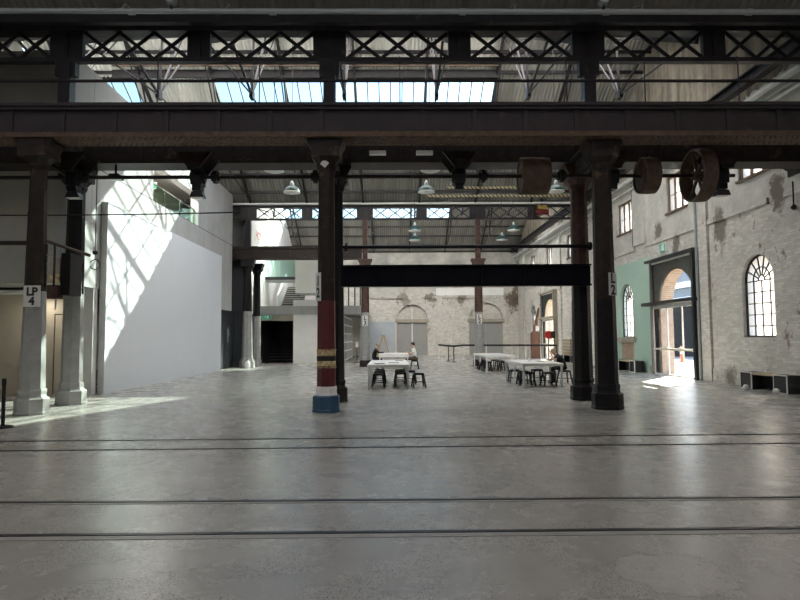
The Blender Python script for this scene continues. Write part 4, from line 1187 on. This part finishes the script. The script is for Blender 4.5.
# ------------------------------------------------------------------ people
def person(name_label, loc, rz, joints, bones, fallback, hair=None, scale=1.0):
    """joints: name -> (x,y,z,r) in local metres, facing +x; bones: (a,b,material key)"""
    names = list(joints); idx = {n: i for i, n in enumerate(names)}
    me = bpy.data.meshes.new('figure')
    me.from_pydata([joints[n][:3] for n in names], [(idx[a], idx[b_]) for a, b_, _ in bones], [])
    o = bpy.data.objects.new('figure', me); COL.objects.link(o)
    sk = o.modifiers.new('skin', 'SKIN'); sk.use_smooth_shade = True
    if not me.skin_vertices: 
        bpy.context.view_layer.objects.active = o
    for i, n in enumerate(names):
        r = joints[n][3]; me.skin_vertices[0].data[i].radius = (r, r if len(joints[n]) < 5 else joints[n][4])
    me.skin_vertices[0].data[idx['pelvis']].use_root = True
    ss = o.modifiers.new('sub', 'SUBSURF'); ss.levels = 2; ss.render_levels = 2
    dg = bpy.context.evaluated_depsgraph_get()
    body = bpy.data.meshes.new_from_object(o.evaluated_get(dg))
    bpy.data.objects.remove(o)
    keys = []
    for _, _, k in bones:
        if k not in keys: keys.append(k)
    body.materials.clear()
    for k in keys: body.materials.append(M[k])
    segs = [(Vector(joints[a][:3]), Vector(joints[b_][:3]), min(joints[a][3], joints[b_][3]), keys.index(k)) for a, b_, k in bones]
    for p in body.polygons:
        c = p.center; best = 9; bi = 0
        for a, b_, r, k in segs:
            d = b_-a; t = max(0, min(1, (c-a).dot(d)/max(1e-9, d.length_squared)))
            e = (c-(a+d*t)).length/ (r+.02)
            if e < best: best, bi = e, k
        p.material_index = bi
    body.shade_smooth()
    ob = bpy.data.objects.new('person', body); COL.objects.link(ob)
    ob.location = loc; ob.rotation_euler = (0,0,rz)
    tag(ob, name_label, 'person')
    return ob
def seated(lean, arms, shirt, sleeve, trouser, shoe='black_plastic', skin='skin', foot=.34, look=0.0):
    """a seated figure facing +x, hips over the origin, seat 0.46 m"""
    J = {}; Bn = []
    J['pelvis'] = (0,0,.555,.115,.15)
    ux, uz = math.sin(lean), math.cos(lean)
    P = lambda d, y=0, f=0: (ux*d+f*uz, y, .555+uz*d-f*ux)
    J['waist'] = (*P(.17), .105,.14); J['chest'] = (*P(.36), .115,.165); J['collar'] = (*P(.48), .07,.10)
    J['neck'] = (*P(.545,0,.015), .052,.052)
    hx, hz = P(.545)[0]+.05, P(.545)[2]
    la = lean*.35+look
    Hd = lambda d, f, y=0: (hx+math.sin(la)*d+math.cos(la)*f, y, hz+math.cos(la)*d-math.sin(la)*f)
    J['jaw'] = (*Hd(.075,.02), .062,.058); J['skull'] = (*Hd(.155,-.005), .088,.076); J['crown'] = (*Hd(.215,-.01), .055,.05)
    J['nose'] = (*Hd(.115,.10), .013); J['noseb'] = (*Hd(.135,.075), .02)
    J['chin'] = (*Hd(.05,.075), .024)
    for a, b_, k in (('pelvis','waist',shirt),('waist','chest',shirt),('chest','collar',shirt),('collar','neck',skin),('neck','jaw',skin),('jaw','skull',skin),('skull','crown',skin),('skull','noseb',skin),('noseb','nose',skin),('jaw','chin',skin)):
        Bn.append((a,b_,k))
    for s, nm in ((1,'l'),(-1,'r')):
        J['ear'+nm] = (*Hd(.135,-.005,s*.085), .018); Bn.append(('skull','ear'+nm,skin))
        J['hip'+nm] = (.03, s*.10, .545, .095); J['knee'+nm] = (.45, s*.13, .52, .062); J['ankle'+nm] = (foot+.06, s*.13, .09, .042); J['toe'+nm] = (foot+.23, s*.14, .035, .034)
        J['calf'+nm] = ((.45+foot+.06)/2-.03, s*.13, .33, .056)
        Bn += [('pelvis','hip'+nm,trouser),('hip'+nm,'knee'+nm,trouser),('knee'+nm,'calf'+nm,trouser),('calf'+nm,'ankle'+nm,trouser),('ankle'+nm,'toe'+nm,shoe)]
        sh = P(.43, s*.185); J['sh'+nm] = (*sh, .062)
        el, wr = arms[nm]
        J['el'+nm] = (*el, .042); J['wr'+nm] = (*wr, .027)
        mid = tuple(sh[i]*.45+el[i]*.55 for i in range(3)); J['slv'+nm] = (*mid, .050)
        Bn += [('chest','sh'+nm,shirt),('sh'+nm,'slv'+nm,shirt),('slv'+nm,'el'+nm,sleeve),('el'+nm,'wr'+nm,sleeve)]
        e, w = Vector(el), Vector(wr); d = (w-e).normalized()
        side = d.cross(Vector((0,0,1))); side = side.normalized() if side.length > .2 else Vector((0,1,0))
        nrm = side.cross(d).normalized()
        pc = w+d*.055; J['palm'+nm] = (*pc, .026,.018); Bn.append(('wr'+nm,'palm'+nm,skin))
        for q, (off, ln) in enumerate(((-.030,.060),(-.011,.075),(.011,.070),(.029,.052))):
            b0 = pc+side*off*.9+d*.028; b1 = b0+d*ln*.55-nrm*.008; b2 = b1+d*ln*.38-nrm*.022
            J['f%s%da'%(nm,q)] = (*b0,.0095); J['f%s%db'%(nm,q)] = (*b1,.0085); J['f%s%dc'%(nm,q)] = (*b2,.0075)
            Bn += [('palm'+nm,'f%s%da'%(nm,q),skin),('f%s%da'%(nm,q),'f%s%db'%(nm,q),skin),('f%s%db'%(nm,q),'f%s%dc'%(nm,q),skin)]
        t0 = w+d*.025+side*s*.035; t1 = t0+d*.03+side*s*.022-nrm*.01; t2 = t1+d*.028-nrm*.010
        for q, tt in enumerate((t0,t1,t2)): J['t%s%d'%(nm,q)] = (*tt, .011-.001*q)
        Bn += [('palm'+nm,'t%s0'%nm,skin),('t%s0'%nm,'t%s1'%nm,skin),('t%s1'%nm,'t%s2'%nm,skin)]
    return J, Bn, Hd
def face(ob, Hd, hair=None, brow=True):
    for s in (-1,1):
        m = MB(); m.lathe([(.002,-.009),(.008,-.005),(.0095,0),(.008,.005),(.002,.009)], 8, Hd(.140,.077,s*.030)); m.build('eye', M['eye'], ob, smooth=True)
    m = MB(); m.bar(Hd(.078,.083,-.022), Hd(.078,.083,.022), .008, .010); m.build('mouth', M['red_rust'], ob)
    if hair:
        m = MB(); c = Vector(Hd(.175,-.022)); n = 16; prof = []
        for i in range(9):
            a = -.55+ (PI/2+.55)*i/8; prof.append((max(.002,.098*math.cos(a)), .098*math.sin(a)))
        m.lathe(prof, n, tuple(c)); m.build('hair', hair, ob, smooth=True)
# person in black, left side of far left table, facing right, forearms on table
J, Bn, Hd = seated(.38, {'l':((.32,.27,.83),(.56,.13,.835)), 'r':((.32,-.27,.83),(.56,-.10,.835))}, 'cloth_black','cloth_black','cloth_black', skin='skin')
p1 = person('person in a black top leaning on the far left table, facing right', (-1.0, 31.0, 0), 0, J, Bn, 'skin'); face(p1, Hd, M['crate'])
# person in white, right side, facing left
J, Bn, Hd = seated(.12, {'l':((.12,.24,.80),(.38,.14,.865)), 'r':((.12,-.24,.80),(.38,-.12,.865))}, 'cloth_white','skin','cloth_brown', skin='skin')
p2 = person('person in a white shirt seated upright at the far left table, facing left', (1.14, 30.4, 0), PI, J, Bn, 'skin'); face(p2, Hd, M['hair'])
m = MB(); m.box(-.16,.12,-.17,.17,.462,.60); o = m.build('shorts_waist', M['cloth_brown'], p2, bevel=.05) 
# bald man in black, right side of near right table, hand to face
J, Bn, Hd = seated(.62, {'l':((.44,.26,.80),(.50,.06,1.02)), 'r':((.42,-.25,.80),(.58,-.02,.82))}, 'cloth_black','skin_tan','cloth_black', skin='skin_tan', look=.1)
p3 = person('bald man in black leaning on the near right table with a hand to his face', (5.90, 20.5, 0), PI, J, Bn, 'skin_tan'); face(p3, Hd)

# ------------------------------------------------------------------ queue barriers
def stanchion(x, y, label, mat, grp, h=1.02, belt=None):
    root = thing('stanchion', label, 'barrier post', (x, y, 0), grp)
    m = MB(); m.lathe([(.18,0),(.18,.02),(.15,.035),(.04,.05)], 20); m.build('base', M['black_plastic'] if mat == M['black_plastic'] else mat, root, smooth=True)
    m = MB(); m.tube((0,0,.04),(0,0,h-.10),.032,12); m.build('post', mat, root, smooth=True)
    m = MB(); m.lathe([(.038,h-.12),(.04,h-.02),(.03,h)], 12); m.build('head', M['black_plastic'], root)
    if belt:
        bx_, by_ = belt[0]-x, belt[1]-y; _k = 1-.05/math.hypot(bx_, by_); bx_ *= _k; by_ *= _k
        m = MB(); m.bar((0,0,h-.06),(bx_,by_,h-.06),.012,.12); m.build('belt', M['belt'], root)
    return root
stanchion(-7.14, 11.2, 'black barrier post at the left edge by the front left column', M['black_plastic'], None, .90)
GQ = 'queue barrier posts by the far tables'
Q = [(3.75,40.2,'black','left front corner'),(3.95,38.6,'black','front, close to the left corner'),(5.15,43.2,'pale','behind the distant right column, left'),(6.6,42.2,'pale','just right of the distant right column'),
     (8.2,41.2,'pale','left of the pair behind the near right table'),(8.65,41.4,'pale','right of the pair behind the near right table'),(9.1,41.0,'pale','before the rust coloured plate'),(10.0,40.4,'pale','behind the bald man'),(10.55,38.5,'black','right end by the timber pallets')]
for i, (x, y, c, w) in enumerate(Q):
    nx = Q[i+1] if i+1 < len(Q) else None
    stanchion(x, y, '%s queue barrier post, %s' % (c, w), M['black_plastic'] if c == 'black' else M['chrome'], GQ, 1.08, nx[:2] if nx else None)
stanchion(3.55, 46.0, 'pale queue barrier post at the back left, belt running to the front corner', M['chrome'], GQ, 1.08, Q[0][:2])

# ------------------------------------------------------------------ benches, pallets, other loose things
def bench(x, y, label, l=2.2, d=.44):
    root = thing('bench', label, 'bench', (x, y, 0), 'black box benches along the right wall')
    for s in (-1,1):
        m = MB(); m.box(-d/2,d/2,s*(l/2-.30)-.28,s*(l/2-.30)+.28,0,.50); b_ = m.build('end_box', M['black_plastic'], root, bevel=.01)
        m = MB()
        for z in (0,.48): m.box(-d/2-.01,-d/2+.02,s*(l/2-.30)-.29,s*(l/2-.30)+.29,z,z+.025)
        for q in (-1,1): m.box(-d/2-.01,-d/2+.02,s*(l/2-.30)+q*.28-.012,s*(l/2-.30)+q*.28+.012,0,.5)
        m.build('edge_trim', M['duct'], root)
    m = MB(); m.box(-d/2,d/2,-l/2+.58,l/2-.58,.44,.50); m.build('plank', M['crate'], root)
    m = MB(); m.box(d/2-.10,d/2-.05,-l/2+.58,l/2-.58,.05,.44); m.build('back_board', M['black_plastic'], root)
    return root
B1 = bench(10.86, 17.25, 'black box bench with a timber plank below the large arched window', 2.2)
for y, w in ((17.75,'left'),(16.35,'right')):
    o = MB(); o.lathe([(.02,0),(.08,.02),(.09,.08),(.06,.13),(.02,.15)], 14); tag(o.build('stone', M['panel_edge'], loc=(10.46,y,.0), smooth=True), 'round grey stone at the foot of the near bench, %s end' % w, 'stone', 'stones by the near bench')
bench(10.86, 27.6, 'black box bench below the window in the green wall', 2.5)
bench(10.86, 36.6, 'black box bench below the timber pallets window', 2.6)
def pallet_stack(x, y, n, label):
    for i in range(n):
        root = thing('timber_pallet', label % ('bottom','second','third','fourth','top')[i if i < n-1 else 4], 'pallet', (x, y, .52+.19*i), 'timber pallets by the far window')
        m = MB()
        for k in range(4): m.box(-.22,.22,-.8+k*.42,-.8+k*.42+.30,.12,.15)
        m.build('deck', M['crate'], root)
        m = MB()
        for k in (-.18,.0,.18): m.box(k-.04,k+.04,-.8,.78,0,.12)
        m.build('bearers', M['crate'], root)
        m = MB(); m.box(-.235,-.22,-.8,.78,.0,.15); m.build('side_board', M['crate'], root)
pallet_stack(10.85, 36.6, 5, 'pale timber pallet stacked on the far bench, %s of the stack')
root = thing('step_ladder', 'yellow timber step ladder standing open by the far pale boarding', 'step ladder', (-.72, 49.5, 0))
for s in (-1,1):
    for x in (-1,1):
        m = MB(); m.bar((x*.55,s*.26,0),(x*.05,s*.18,1.75),.11,.07); m.build('stile', M['timber'], root)
for i in range(1,6):
    t = i/6; m = MB(); m.box(-.55+.5*t-.05,-.55+.5*t+.07,-.24,.24,1.75*t-.02,1.75*t+.02); m.build('tread', M['timber'], root)
m = MB(); m.box(-.12,.12,-.20,.20,1.73,1.80); m.bar((.5,0,.5),(-.5,0,.5),.03,.03); m.build('top_cap', M['timber'], root)
root = thing('sign_stand', 'thin black sign stand with a small white card near the distant middle column', 'sign stand', (-2.28, 38.8, 0))
m = MB(); m.lathe([(.22,0),(.22,.02),(.03,.04)], 16); m.build('base', M['black_plastic'], root)
m = MB(); m.tube((0,0,.03),(0,0,1.3),.022,8); m.build('pole', M['black_plastic'], root)
m = MB(); m.box(-.08,.08,-.03,-.02,.98,1.32); m.build('card', M['paper'], root)
root = thing('water_bottle', 'pale plastic jug at the foot of the distant left column', 'jug', (-7.85, 32.75, 0))
m = MB(); m.lathe([(.13,0),(.15,.03),(.15,.28),(.06,.38),(.05,.42)], 14); m.build('body', M['white_wall'], root, smooth=True)
m = MB(); m.lathe([(.055,.42),(.055,.47)], 12); m.build('cap', M['crate'], root)
root = thing('rust_plate', 'tall tapering orange rusted steel plate standing by the far right windows', 'steel plate', (10.62, 44.4, 0))
m = MB(); m.prism([(-.32,0),(.30,0),(.30,1.9),(.10,2.0),(.18,2.6),(.30,3.7),(.22,3.75),(-.06,2.7),(-.20,2.0),(-.32,1.9)], -.06, .06, mXZ); m.build('plate', M['rust_orange'], root)
m = MB(); m.box(-.36,-.30,-.12,.12,0,1.9); m.build('edge_rib', M['rust_orange'], root)
m = MB(); m.box(.0,.26,-.068,-.06,2.0,2.4); m.build('label_plate', M['sign_white'], root)
root = thing('hose_reel', 'red hose reel with black hose on a stand in the far doorway', 'hose reel', (10.55, 40.4, 1.72))
m = MB(); m.lathe([(.25,-.10),(.27,-.08),(.27,-.06),(.10,-.05),(.10,.05),(.27,.06),(.27,.08),(.25,.10)], 24, axis='y'); m.build('reel', M['red'], root)
m = MB(); m.lathe([(.11,-.045),(.22,-.045),(.22,.045),(.11,.045)], 20, (0.0,0,0), 'y'); m.build('hose', M['black_plastic'], root)
m = MB(); m.box(.12,.42,-.12,.10,-.25,.25); m.build('hose_bundle', M['black_plastic'], root, bevel=.05)
m = MB(); m.box(-.04,.04,.10,.16,-1.72,.1); m.build('stand', M['steel_mid'], root)
# small tag on the red column
o = MB().box(-.07,.07,-.004,.004,-.07,.07).build('tag_plate', M['sign_white'], None, (-1.47, 13.025, 5.44)); o.rotation_euler = (0,R(40),0); tag(o, 'small white diamond tag near the top of the red column', 'tag')
